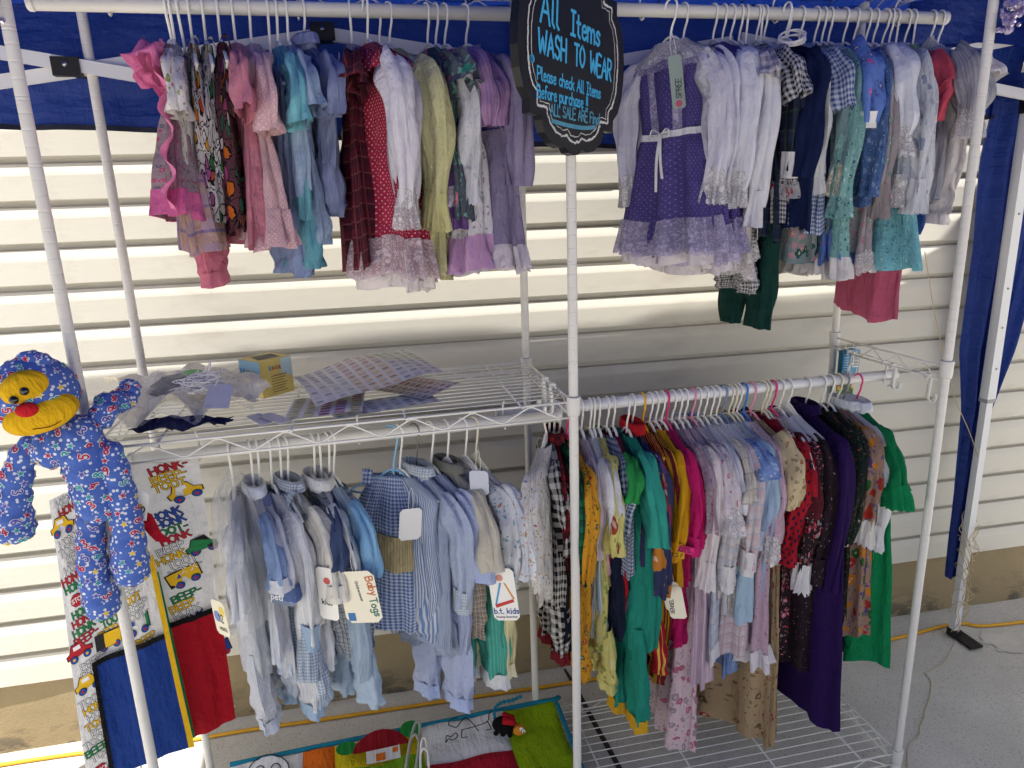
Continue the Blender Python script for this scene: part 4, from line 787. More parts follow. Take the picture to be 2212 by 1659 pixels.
G('LL', -0.596, 0.275, 'shirt', 'cream ribbed short sleeved shirt', 'between the gingham overalls and the dark check suit', 'top', 's:efece4,e2ded4,.006', phi=28, ws=0.108, sl='short', slL=0.16, cuff='p:efece4', col='stand', colm='g:dfe3ea,8f9fb8,.006', pants='p:e2e4ec', pL=0.14)
G('LL', -0.541, 0.298, 'infant_suit', 'black and white windowpane check suit with white polo top', 'middle of the lower left rod', 'romper', 'k:b9bfc6,a3abb6,23262e,.012', phi=22, ws=0.1, sl='short', slm='p:e6e8ec', slL=0.15, cuff='p:2b2f3f', col='stand', colm='p:eef0f2', legs=(0.09, 0.6), tags=[((0.13, -0.045, -0.225, 0.045, 0.12, CARD), {'lines': [('kids', 0.012, -0.014, -0.085, '2a2f44')], 'shapes': [(disc(0.002, -0.03, 0.008), 'd0605a')]})])
G('LL', -0.527, 0.250, 'shirt', 'white collared shirt with navy yoke', 'behind the windowpane check suit', 'top', 'p:dcdfe6', phi=15, ws=0.095, sl='short', slm='p:4a5a80', slL=0.1, col='stand', colm='p:e8e6e0')
G('LL', -0.512, 0.427, 'infant_suit', 'powder blue short sleeved suit with long plain legs', 'behind the cream swing tag', 'romper', 'p:b8cce2', phi=34, ws=0.1, sl='short', slm='p:8fc0e6', slL=0.13, legs=(0.1, 0.5), tags=[((0.15, -0.05, -0.235, 0.08, 0.115, plain('efe8d2', rough=.6)), {'lines': [('Baby', 0.016, 0.02, -0.014, 'c2703a', -1.45), ('Togs', 0.016, 0.02, -0.062, '3a7a6a', -1.45), ('Childrenswear', 0.006, -0.004, -0.022, '5a5f66', -1.45)], 'shapes': [([(-0.034, -0.11), (-0.018, -0.11), (-0.018, -0.092), (-0.034, -0.092)], '3f74b0')], 'tilt': -0.1})])
G('LL', -0.501, 0.297, 'shorts_set', 'dark teal check shorts set', 'behind the powder blue suit', 'romper', 'g:cfd6dc,5a6c84,.009', phi=38, ws=0.1, legs=(0.09, 0.5))
G('LL', -0.373, 0.374, 'overalls', 'blue gingham overalls with beige corduroy band', 'on a light blue hanger', 'jumper', 'g:cfd9ec,4f6fae,.0085', phi=62, ws=0.105, fl=1.1, hg='lb', over=('s:c9b98f,b3a378,.005', 0.135, 0.215), legs=None, tags=[((0.055, -0.055, -0.15, 0.05, 0.072, CARD), {'tilt': 0.1})])
G('LL', -0.360, 0.328, 'infant_suit', 'light blue and white striped suit', 'behind the gingham overalls', 'romper', 's:e2e6ee,7f9cd0,.010', phi=40, ws=0.105, legs=(0.07, 0.5))
G('LL', -0.323, 0.411, 'shirt', 'pale blue knit shirt with gingham collar', 'on a metal hook hanger', 'top', 'p:b6c3de', phi=34, ws=0.108, sl='long', slL=0.25, cuff='g:e2e6ea,9fb3cc,.006', col='stand', colm='g:dfe3e6,9fb0c4,.006', hg='metal', pants='p:a4b0c6', pL=0.03)
G('LL', -0.290, 0.417, 'infant_suit', 'periwinkle velour sleeper with long legs', 'in front of the beige plaid trousers', 'romper', 'p:b6c1e2', phi=34, ws=0.112, sl='short', slL=0.17, cuff='p:b4c2ea', legs=(0.16, 0.5), pm='p:b4c4ec')
G('LL', -0.255, 0.295, 'shirt', 'grey and oatmeal sweatshirt with red neck stripe', 'over beige plaid trousers', 'top', 'p:b4b2ac', phi=30, ws=0.108, sl='short', slL=0.15, slm='p:cfc8ba', col='stand', colm='p:83837c', pants='k:b8a99a,8f7f74,e2dcd2,.012', pL=0.1, wide=True)
G('LL', -0.216, 0.254, 'pajama_set', 'teal ribbed pajama trousers with white printed sleeve', 'behind the white swing tag', 'top', 'f:e6e8ee,d97f3a,4f9fae,36,.2', phi=30, ws=0.105, sl='long', slL=0.22, pants='s:5fb9a8,4da594,.007', pL=0.27, pm='p:dfe3e4', wide=True)
G('LL', -0.191, 0.247, 'pajama_set', 'white confetti print top with pale yellow ribbed trousers', 'rightmost on the lower left rod', 'top', 'f:e9ecf2,7aa86a,c9803f,55,.16', phi=34, ws=0.115, sl='short', slL=0.18, pants='s:e6deb0,d9d09c,.007', pL=0.25, pm='p:ece6c4', hg='c', wide=True, tags=[((0.075, -0.055, -0.075, 0.042, 0.055, plain('c3c6d4', rough=.6)), {}), ((0.128, -0.055, -0.285, 0.058, 0.125, CARD), {'lines': [('b.t. kids', 0.013, -0.026, -0.108, '2f4a94'), ('Growing Generation', 0.0045, -0.024, -0.118, '4a4a50')], 'shapes': [(disc(-0.004, -0.022, 0.008), 'e09a86'), ([(-0.022, -0.086), (-0.02, -0.094), (0.022, -0.08), (0.02, -0.073)], 'c23a3a'), ([(-0.006, -0.034), (-0.001, -0.034), (-0.018, -0.086), (-0.022, -0.086)], '4f9fd0'), ([(0.003, -0.034), (0.007, -0.034), (0.024, -0.072), (0.02, -0.074)], 'd99a4a')], 'tilt': -0.1})])
G('LR', -0.021, 0.345, 'shirt', 'white flannel shirt with confetti print and big collar', 'left of the middle post', 'top', 'f:e9e6e2,b8384a,4a5fae,c9a03f,60,.2', phi=-32, ws=0.125, sl='long', slL=0.24, cuff='f:e9e6e2,b8384a,4a5fae,c9a03f,60,.2', col='pan', colm='f:e9e6e2,b8384a,4a5fae,c9a03f,60,.2', wide=True, dy=-0.03)
G('LR', -0.005, 0.392, 'suit', 'black and white buffalo check suit', 'beside the white confetti shirt', 'romper', 'g:d9d6d2,17171c,.022', phi=-10, ws=0.11, sl='long', slL=0.2, pm='p:7a1f2c', legs=(0.14, 0.5))
G('LR', 0.007, 0.337, 'shirt', 'red and black plaid shirt', 'above the dark jeans', 'top', 'k:8e1f2e,1c1418,2a1a1e,.026', phi=-4, ws=0.115, sl='long', slL=0.22, pants='p:1c2438', pL=0.19, col='stand', colm='k:8e1f2e,1c1418,2a1a1e,.026')
G('LR', 0.020, 0.326, 'shirt', 'green and black plaid shirt', 'beside the middle post', 'top', 'k:1f7a55,12181a,15201c,.024', phi=2, ws=0.115, sl='long', slL=0.24, pants='k:7a2a2e,1c2a26,2a1a1e,.02', pL=0.03)
G('LR', 0.032, 0.508, 'romper', 'mustard yellow rose print romper', 'behind the middle post on a hot pink hanger', 'romper', 'f:d69a2f,a82a38,4f5a2a,40,.26', phi=4, ws=0.118, sl='long', slL=0.26, legs=(0.1, 0.6), hg='pink', dy=-0.02)
G('LR', 0.075, 0.442, 'top', 'mauve and white striped jersey top', 'first right of the middle post', 'top', 's:c9b8c4,e2dfe6,.016', phi=-6.2, ws=0.108, sl='long', slL=0.22, pants='p:b09aa2', pL=0.08)
G('LR', 0.096, 0.251, 'blouse', 'white cotton blouse with flared sleeves', 'over a pink cuffed jersey', 'top', 'p:e8e8ee', phi=1.0, ws=0.12, sl='long', slL=0.17, puff=0.012, pants='p:e0b3b8', pL=0.1, pm='p:ddd08f')
G('LR', 0.106, 0.507, 'pajamas', 'aqua striped pajamas', 'left of the pale yellow pajamas', 'romper', 's:8fb8c6,d6dfe2,.014', phi=-5.3, ws=0.105, sl='long', slL=0.2, legs=(0.06, 0.5))
G('LR', 0.118, 0.546, 'pajamas', 'pale yellow pineapple print pajamas', 'hanging low beside the middle post', 'romper', 'f:e0d786,a8483a,e6de9a,7a9a4a,16,.24', phi=-1.7, ws=0.115, sl='short', slL=0.2, pm='p:e2d98c', legs=(0.1, 0.6))
G('LR', 0.139, 0.328, 'shirt', 'light blue check shirt with navy trousers', 'right of the pale yellow pajamas', 'top', 'g:ccd6e6,3f5580,.010', phi=-2.4, ws=0.112, sl='long', slL=0.16, pants='p:222a44', pL=0.2)
G('LR', 0.155, 0.318, 'infant_suit', 'red and navy color block suit', 'behind the jade romper', 'romper', 's:b0202c,1f2a4a,.05', phi=-3.0, ws=0.112, sl='short', slm='p:2f9a4f', slL=0.08, pm='p:b84a6a', legs=(0.1, 0.5))
G('LR', 0.181, 0.540, 'romper', 'jade green romper with wide rolled sleeves and yellow ankle cuffs', 'in the lower rack', 'romper', 'p:2a9684', phi=-1.9, ws=0.104, sl='short', slm='p:3aa696', slL=0.19, puff=0.004, pm='p:e3b02f', legs=(0.22, 0.6), dy=-0.02)
G('LR', 0.204, 0.300, 'jacket', 'navy tribal fleece jacket with red lined collar', 'right of the jade romper', 'top', 'f:3a3f66,a8384a,5f4a80,c9843a,15,.42', phi=3.4, ws=0.118, sl='long', slL=0.34, col='stand', colm='p:c2242c', pants='p:b4262c', pL=0.14)
G('LR', 0.230, 0.526, 'trousers', 'red trousers with a yellow side stripe', 'on a yellow hanger', 'romper', 's:b8242c,e8c05a,.03,.75', phi=0.5, ws=0.108, hg='yel', legs=(0.1, 0.5))
G('LR', 0.250, 0.603, 'pajamas', 'yellow and maroon striped pajamas', 'behind the mustard sweatshirt', 'romper', 's:d9a830,7f2430,.026', phi=-0.2, ws=0.108, sl='long', slL=0.2, legs=(0.08, 0.5))
G('LR', 0.265, 0.373, 'sweatshirt', 'mustard yellow sweatshirt with lettered cuff', 'left of the magenta sweatshirts', 'top', 'p:d69e1c', phi=3.3, ws=0.118, sl='long', slL=0.24, cuff='p:d69e1c', pants='p:c98f1c', pL=0.1, col='band', colm='p:d69e1c', tags=[((0.15, -0.023, -0.328, 0.044, 0.018, plain('d69e1c', rough=.8)), {'lines': [('TEES F', 0.01, -0.02, -0.014, '2a1c0c')], 'string': False, 'name': 'cuff_print'})])
G('LR', 0.281, 0.353, 'sweatshirt', 'magenta sweatshirt', 'between the mustard and the lettered magenta sweatshirts', 'top', 'p:b81e62', phi=2.8, ws=0.118, sl='long', slL=0.22, pants='p:b81e62', pL=0.16, tags=[((0.128, -0.045, -0.42, 0.04, 0.075, plain('efe8d2', rough=.6)), {'lines': [('FRENCH', 0.009, -0.002, -0.066, '2a2a2a', 1.5), ('TOAST', 0.009, 0.014, -0.06, '2a2a2a', 1.5)], 'tilt': -0.2})])
G('LR', 0.292, 0.383, 'sweatshirt', 'bright magenta sweatshirt with TOTS lettered cuff', 'on a hot pink hanger over magenta trousers', 'top', 'p:cf2272', phi=4.4, ws=0.12, sl='long', slL=0.23, cuff='p:d62a7a', pants='p:c01e68', pL=0.18, hg='pink', tags=[((0.153, -0.023, -0.318, 0.044, 0.018, plain('d62a7a', rough=.8)), {'lines': [('TOTS...', 0.011, -0.021, -0.014, '2a0c1c')], 'string': False, 'name': 'cuff_print'}), ((0.13, -0.04, -0.43, 0.04, 0.085, plain('efe8d2', rough=.6)), {'lines': [('SENSEL', 0.009, -0.008, -0.072, '2a2a2a', 1.5)], 'tilt': -0.2})])
G('LR', 0.309, 0.470, 'blouse', 'dusty mauve ditsy print blouse', 'right of the magenta sweatshirts', 'top', 'f:b09aa8,8a5f74,c9b8c4,110,.3', phi=3.9, ws=0.112, sl='short', slL=0.18)
G('LR', 0.328, 0.877, 'dress', 'long pink rose bouquet dress', 'lowest hem on the lower rod', 'dress', 'f:e6cdd6,c9718c,b39aa8,34,.36', phi=3.3, ws=0.115, fl=1.1, waist=0.3)
G('LR', 0.342, 0.651, 'dress', 'pale pink pinstripe dress with sheer white sleeves', 'over the long rose bouquet dress', 'dress', 's:ddc6d6,c9b0c4,.010', phi=6.8, ws=0.118, fl=1.15, sl='long', slm='p:e9e0e4', slL=0.3, lace='p:ece4e8', puff=0.002)
G('LR', 0.361, 0.427, 'dress', 'white and rose print dress with eyelet cape collar', 'on a pale pink hanger', 'dress', 'f:e3d9e0,c98aa4,d6c9d4,50,.3', phi=6.2, ws=0.116, fl=1.0, sl='short', slL=0.14, lace='l:f0ecf2,240', hg='rose')
G('LR', 0.377, 0.593, 'dress', 'blue and white windowpane gauze dress', 'right of the sheer white sleeves', 'dress', 'k:d9d6dc,b9c0d6,a9b6d4,.030', phi=5.7, ws=0.116, fl=1.05, sl='long', slm='k:d9d6d8,bcc4d8,c9b6bc,.024', slL=0.34, cuff='p:ebe9ee', hem='band', hemm='p:e6e4ea')
G('LR', 0.395, 0.478, 'blouse', 'white blouse with layered eyelet ruffles', 'among the pale dresses', 'top', 'p:e6e6ee', phi=5.1, ws=0.116, sl='short', slL=0.14, col='ruffle', colm='p:ececf2')
G('LR', 0.412, 0.478, 'dress', 'cream gauze check dress', 'behind the pink windowpane sleeve', 'dress', 'k:ddd8d2,c9c2b4,b8aeb0,.026', phi=4.6, ws=0.116, fl=1.0, sl='short', slL=0.12, col='ruffle', colm='p:e9e7ec')
G('LR', 0.427, 0.589, 'dress', 'pink windowpane gauze dress with white cuffs', 'left of the ice blue dress', 'dress', 'k:dfd8dc,d6b8c2,c9a9b4,.028', phi=6.1, ws=0.116, fl=1.0, sl='long', slm='k:e0dade,d9bcc6,b8c2d6,.026', slL=0.3, cuff='p:eeecf0', col='pan', colm='p:e6e8f0')
G('LR', 0.444, 0.665, 'dress', 'cornflower blue sprig dress with white collar', 'on a slate blue hanger', 'dress', 'f:7f9cd4,a8688c,c2cfe8,60,.22', phi=5.6, ws=0.114, fl=1.0, sl='cap', slL=0.07, col='pan', colm='p:e6eaf2', hg='slate')
G('LR', 0.462, 0.483, 'dress', 'ice blue dress with white lace cape', 'on a cream hanger', 'dress', 'p:b4cfe6', phi=7.0, ws=0.118, fl=1.05, sl='long', slL=0.24, puff=0.01, lace='l:f0eef2,300', col='big', colm='l:e3e8f0,260', hg='c', tags=[((0.122, -0.045, -0.38, 0.042, 0.09, plain('9fc6de', rough=.6)), {'shapes': [([(-0.012, -0.018), (0.012, -0.014), (0.014, -0.026), (-0.01, -0.03)], 'b03a4a'), (disc(0.006, -0.085, 0.012), 'c23a44')], 'lines': [('cs', 0.014, -0.014, -0.062, '2f4a8a')]})])
G('LR', 0.474, 0.491, 'dress', 'plain sky blue dress with long sleeves', 'right of the lace caped dress', 'dress', 'p:a9c0e0', phi=6.6, ws=0.118, fl=1.0, sl='long', slL=0.24, cuff='p:d6e0f0', hg='c')
G('LR', 0.486, 0.575, 'dress', 'lilac dress with pointed white cuffs', 'between the sky blue and rosebud dresses', 'dress', 'p:a99ad6', phi=6.2, ws=0.116, fl=1.05, sl='long', slL=0.23, cuff='p:ecebf2', col='pan', colm='p:e6e6f0')
G('LR', 0.502, 0.592, 'dress', 'pink rosebud dress with frilled cuffs', 'on a royal blue hanger', 'dress', 'f:cdb0c2,a8587c,b898b0,70,.22', phi=5.7, ws=0.118, fl=1.0, sl='long', slL=0.25, lace='l:f0eaf0,240', col='ruffle', colm='f:e0ccd8,b0688c,b898b0,70,.22', hg='blue', hem='lace', hemm='p:e6dfe4')
G('LR', 0.523, 0.904, 'dress', 'long tan dress with red rose sprays', 'left of the purple coat and reaching the shelf', 'dress', 'f:c2a884,a8463a,7f6a48,26,.22', phi=7.1, ws=0.115, fl=1.25, waist=0.3, sl='puff', slm='f:d6c4a0,a8583f,8f7a54,30,.2', slL=0.15, hg='rose', tags=[((0.118, -0.04, -0.33, 0.045, 0.095, CARD), {'lines': [('deer...', 0.011, -0.019, -0.07, '2a2a2a')]})])
G('LR', 0.556, 0.405, 'blouse', 'red diamond print blouse with gathered cuffs', 'right of the tan puffed sleeve', 'top', 'd:b01f2c,2a2044,70,.26', phi=4.1, ws=0.118, sl='long', slL=0.27, lace='d:b01f2c,2a2044,70,.26', puff=0.004, hg='c', tags=[((0.125, -0.03, -0.37, 0.042, 0.055, plain('6fb8a0', rough=.6)), {})])
G('LR', 0.567, 0.493, 'shirt', 'red and white novelty shirt', 'behind the red diamond blouse', 'top', 'f:b02434,e2dcdc,2a2a3a,40,.36', phi=3.7, ws=0.116, sl='short', slL=0.12, hg='c')
G('LR', 0.582, 0.593, 'dress', 'burgundy print dress with lace collar', 'on a hot pink hanger', 'dress', 'f:5a1f2a,a86a4a,3a141c,60,.3', phi=3.3, ws=0.115, fl=1.0, sl='short', slL=0.18, col='pan', colm='l:eadfe0,240', hg='pink')
G('LR', 0.604, 0.639, 'dress', 'black and rose floral dress with white frilled cuffs', 'left of the plum velvet dress', 'dress', 'f:2a2226,b8384f,8a8a86,d67f94,60,.34', phi=2.6, ws=0.118, fl=1.0, sl='long', slL=0.36, lace='p:eceaee', col='pan', colm='p:e6e8f0')
G('LR', 0.627, 0.687, 'dress', 'dark plum velvet dress with scalloped white collar', 'beside the purple coat', 'dress', 'f:2c2028,3a2834,33232e,90,.4', phi=1.9, ws=0.118, fl=1.0, sl='long', slL=0.36, cuff='f:2c2028,3a2834,33232e,90,.4', col='pan', colm='p:eef0f6', wide=True)
G('LR', 0.679, 0.814, 'coat', 'long deep purple hooded coat', 'standing out in the lower right rack', 'coat', 'p:2c1550', phi=2.4, ws=0.128, fl=1.5, sl='long', slL=0.4, puff=0.004, col='stand', colm='p:241046', thick=1.25)
G('LR', 0.724, 0.561, 'dress', 'dark green rose print dress', 'right of the purple coat', 'dress', 'f:1e2a26,8a2430,4a5a4a,70,.26', phi=1.0, ws=0.116, fl=1.0, sl='long', slL=0.28, col='band', colm='f:1e2a26,8a2430,4a5a4a,70,.26')
G('LR', 0.748, 0.589, 'dress', 'dark grapevine print dress with black checked cuffs', 'between the dark green and bright floral dresses', 'dress', 'f:232a28,7a3038,50604e,80,.3', phi=0.3, ws=0.116, fl=1.0, sl='long', slL=0.27, cuff='k:e6e2da,e6e2da,17171a,.008')
G('LR', 0.771, 0.590, 'dress', 'bright orange and red fruit print dress', 'left of the green dress', 'dress', 'f:a88a78,b8382c,d6882c,3f6a3f,5a4a8a,34,.46', phi=1.6, ws=0.116, fl=1.0, sl='long', slL=0.25, lace='p:efece8', hg='c')
G('LR', 0.790, 0.421, 'blouse', 'plain white blouse', 'between the fruit print and the green dress', 'top', 'p:eceef2', phi=1.1, ws=0.118, sl='long', slL=0.27, lace='p:eceef2', col='stand', colm='p:e8ecf2', hg='grey')
G('LR', 0.814, 0.672, 'dress', 'emerald green dress with ruffled sleeves and white collar', 'last on the lower right rod', 'dress', 'p:128a54', dy=-0.02, phi=0.4, ws=0.112, fl=1.35, sl='short', slm='p:118050', slL=0.13, lace='p:128a54', col='stand', colm='p:e8ecf6', hg='pink')
# ------------------------------------------------------------------ chalkboard sign
sign = thing('chalkboard_sign', 'black scalloped chalkboard sign with blue handwriting about washing and final sales', 'sign', (-.012, -.052, 1.757), rot=(0, R(4), R(39)))
def plaque(a, b):
    q = [(0, -1), (.10, -.985), (.16, -.93), (.26, -.95), (.40, -.92), (.54, -.83), (.60, -.72), (.60, -.68), (.80, -.68), (.80, -.55), (.90, -.46), (.97, -.30), (1.0, -.1), (1.0, .1), (.97, .30), (.90, .46), (.80, .55), (.80, .68), (.60, .68), (.60, .72), (.54, .83), (.40, .92), (.26, .95), (.16, .93), (.10, .985), (0, 1)]
    q = q + [(-x, z) for x, z in q[::-1][1:-1]]; return [(x * a, z * b) for x, z in q]
mb = MB(); poly_prism(mb, plaque(.172, .172), -.008, .008); mb.build('board', plain('0d0f12', rough=.45, vary=.25, sc=12), sign, smooth=False)
def onsign(u, v, l): return np.stack([u, np.full_like(u, -.008 - l), v], 1)
mb = MB(); rg = np.random.default_rng(3)
for k, (a, w) in enumerate(((.146, .0042), (.136, .0016))):
    P2 = np.array(plaque(a, a * 1.03) + plaque(a, a * 1.03)[:1]); P2 = np.vstack([P2[i] + (P2[i + 1] - P2[i]) * np.linspace(0, 1, 6, endpoint=False)[:, None] for i in range(len(P2) - 1)] + [P2[-1:]])
    P2 += rg.normal(0, .0005, P2.shape)
    for i in range(0, len(P2) - 3, 3):
        V, F = ribbon2(P2[i:i + 4] + rg.normal(0, .0003, (1, 2)), w * rg.uniform(.6, 1.15), False); mb.add(onsign(V[:, 0], V[:, 1], .0006 + .00005 * (i % 4)), F, V)
mb.build('chalk_border', plain('c9c9c6', rough=.95, vary=.3, sc=200), sign, smooth=False)['kind'] = 'stuff'
mb = MB(); mb2 = MB()
for txt, h, w, x, z, a, t, xs in (('All', .048, .0054, -.112, .028, -.02, mb, .80), ('Items', .038, .0054, -.020, .028, .0, mb, .86), ('WASH', .036, .0052, -.116, -.020, .0, mb, .70), ('TO', .034, .0052, -.006, -.019, .02, mb, .66), ('WEAR', .036, .0050, .046, -.023, -.02, mb, .66), ('*', .03, .010, -.136, -.048, 0, mb, 1.0),
                       ('Please check All Items', .0205, .0030, -.118, -.062, .0, mb, .80), ('Before purchase !!', .0205, .0030, -.118, -.090, .02, mb, .80), ('ALL SALE ARE Final', .0185, .0030, -.078, -.113, .03, mb2, .80)):
    letter(t, txt, h, w, onsign, (x, z), a, .0008, .15, xs)
V, F = ribbon2(smooth_path([(-.072, -.122), (-.02, -.123), (.03, -.121), (.068, -.115)], 6), .007); mb2.add(onsign(V[:, 0], V[:, 1], .0012), F, V)
mb.build('chalk_lettering', plain('3fa6d6', rough=.8, vary=.12, sc=120), sign, smooth=False)['kind'] = 'stuff'; mb2.build('chalk_lettering', plain('4f8fa8', rough=.85, vary=.3, sc=150), sign, smooth=False)['kind'] = 'stuff'
mb = MB(); tube(mb, smooth_path([(-.05, 0, .165), (0, .01, .23), (.05, 0, .165)], 6), .0012, 6); mb.build('hanging_cord', plain('b59a6a', rough=.9), sign)

# ------------------------------------------------------------------ plush monkey tied to the left front post
mk = thing('plush_monkey', 'plush monkey in blue number print with yellow face tied to the left post', 'plush toy', (-.93, -.055, .80))
MO = np.array((-.93, -.055, .80))
@memo
def monkey_cloth():
    n = NB('blue_number_print_cotton'); v = n.n('TexVoronoi', i={'Vector': n.obj(), 'Scale': 115.0, 'Randomness': .8}); f = n.noise(n.obj(), 14, 3); g = n.noise(n.obj(), 1100, 2)
    col = n.mix(n.math('LESS_THAN', v.outputs['Distance'], .31), lin('4a6cc0'), lin('eaedf4')); col = n.mix(n.math('MULTIPLY', f, .3), col, lin('1a2f70'))
    n.set(n.b, 'Base Color', col); n.set(n.b, 'Roughness', .85); n.set(n.b, 'Normal', n.bump(n.math('ADD', n.noise(n.obj(), 45, 4), n.math('MULTIPLY', g, .2)), .45, .006)); return n.m
MC = monkey_cloth()
def blob(name, pts, rad, flat=1.0, n=8, seg=22, mat=None, par=None, wob=.0018):
    Q = smooth_path(np.array(pts, float) - MO, n); t = np.linspace(0, 1, len(Q)); rr = np.interp(t, np.linspace(0, 1, len(rad)), rad)
    e = np.minimum(t, 1 - t); L = np.linalg.norm(np.diff(Q, axis=0), axis=1).sum(); cap = np.sqrt(np.clip(1 - (1 - np.clip(e * L / np.maximum(rr, 1e-4), 0, 1)) ** 2, 0.0, 1)); rr = np.maximum(rr * cap, .0008)
    rr = rr + wob * np.sin(np.arange(len(Q)) * 1.3)* cap
    mb = MB(); tube(mb, Q, rr, seg, True, flat); return mb.build(name, mat or MC, par or mk)
def ell(name, c, r, mat, par, rot=None, n=16, m2=24, dent=None):
    th = np.linspace(.0001, math.pi - .0001, n); ph = np.linspace(0, 2 * math.pi, m2 + 1); T, Pp = np.meshgrid(th, ph, indexing='ij')
    V = np.stack([np.sin(T) * np.cos(Pp) * r[0], np.sin(T) * np.sin(Pp) * r[1], np.cos(T) * r[2]], -1)
    if dent: V = dent(V)
    V = V.reshape(-1, 3)
    if rot is not None: V = V @ np.array(rot.to_matrix()).T
    mb = MB(); mb.add(V, gridf(n, m2 + 1)[:, ::-1], np.stack([Pp * r[0], T * r[2]], -1).reshape(-1, 2)); o = mb.build(name, mat, par); o.location = c; return o
YEL = cloth('p:e6b41c', trans=.05); from mathutils import Euler
parts = []
torso = blob('torso', [(-.94, -.045, 1.165), (-.915, -.050, 1.13), (-.905, -.055, 1.08), (-.900, -.055, 1.02), (-.897, -.050, .985)], [.026, .042, .038, .037, .032]); parts.append(torso)
chest = blob('chest', [(-.985, -.060, 1.125), (-.95, -.062, 1.13), (-.91, -.058, 1.145), (-.878, -.045, 1.165)], [.030, .036, .036, .028]); parts.append(chest)
parts.append(blob('arm', [(-.972, -.060, 1.150), (-1.000, -.068, 1.11), (-1.020, -.070, 1.05), (-1.030, -.068, 1.00), (-1.032, -.066, .970)], [.019, .022, .026, .031, .032]))
parts.append(blob('arm', [(-.900, -.04, 1.150), (-.872, -.035, 1.172), (-.868, -.02, 1.185), (-.852, .02, 1.180), (-.846, .04, 1.196), (-.842, .05, 1.212)], [.020, .022, .021, .019, .019, .016]))
parts.append(blob('leg', [(-.915, -.04, 1.03), (-.922, -.046, .97), (-.930, -.05, .90), (-.928, -.05, .84), (-.926, -.05, .79)], [.021, .023, .025, .030, .030]))
parts.append(blob('leg', [(-.868, -.055, 1.13), (-.862, -.060, 1.06), (-.858, -.062, .98), (-.864, -.062, .91), (-.866, -.060, .855)], [.021, .025, .026, .031, .031]))
HC = Vector((-.958, -.066, 1.225)) - Vector(MO)
head = ell('head', HC, (.066, .056, .066), MC, mk, Euler((0, R(-8), 0))); parts.append(head); head.rotation_euler = (R(6), 0, R(21))
ell('muzzle', (.004, -.040, -.022), (.056, .024, .031), YEL, head, Euler((0, R(-14), 0)))
ell('brow_patch', (-.010, -.038, .024), (.036, .020, .030), YEL, head, Euler((0, R(-14), 0)))
ell('nose', (-.014, -.061, -.004), (.016, .009, .012), cloth('p:c4202c', trans=.02), head)
for x, z in ((-.028, .014), (-.012, .026)): ell('eye', (x, -.0575, z), (.0068, .0055, .0068), plain('0c0c0e', rough=.12, spec=.8), head, n=10, m2=14)
mb = MB(); tube(mb, smooth_path([(-.012, -.0615, -.038), (.014, -.061, -.038), (.034, -.056, -.028), (.046, -.048, -.010)], 5), .0008, 5); mb.build('mouth', plain('6a2a14', rough=.9), head)
parts.append(ell('ear', HC + Vector((.016, -.012, .062)), (.026, .012, .012), MC, mk, Euler((0, R(15), 0)))); parts.append(ell('ear', HC + Vector((-.066, .0, -.006)), (.012, .014, .028), MC, mk))
mb = MB(); mb.add(np.array([(-.842, -.03, .985), (-.823, -.034, .975), (-.812, -.04, .94), (-.796, -.036, .915), (-.822, -.045, .925), (-.838, -.042, .95)]) - MO, [(0, 1, 2, 5), (5, 2, 3, 4)]); mb.build('red_ribbon', cloth('p:b0182c'), mk)
mb = MB(); poly_prism(mb, [(-.016, -.055), (.016, -.060), (.018, -.01), (.004, .0), (-.014, -.006)], -.0005, .0005); o = mb.build('price_tag', CARD, mk, smooth=False); o.location = Vector((-.835, -.045, 1.03)) - Vector(MO); o.rotation_euler = (0, .2, 0)
mb = MB(); mb.add([(-.010, -.0009, -.045), (.008, -.0009, -.048), (.008, -.0009, -.028), (-.010, -.0009, -.026)], [(0, 1, 2, 3)]); mb.build('price_sticker', plain('e0d23a', rough=.6), o, smooth=False)
mb = MB(); letter(mb, '$30', .011, .0022, lambda u, v, l: np.stack([u, np.full_like(u, -.0012 - l), v], 1), (-.008, -.043)); mb.build('lettering', INK, o, smooth=False)
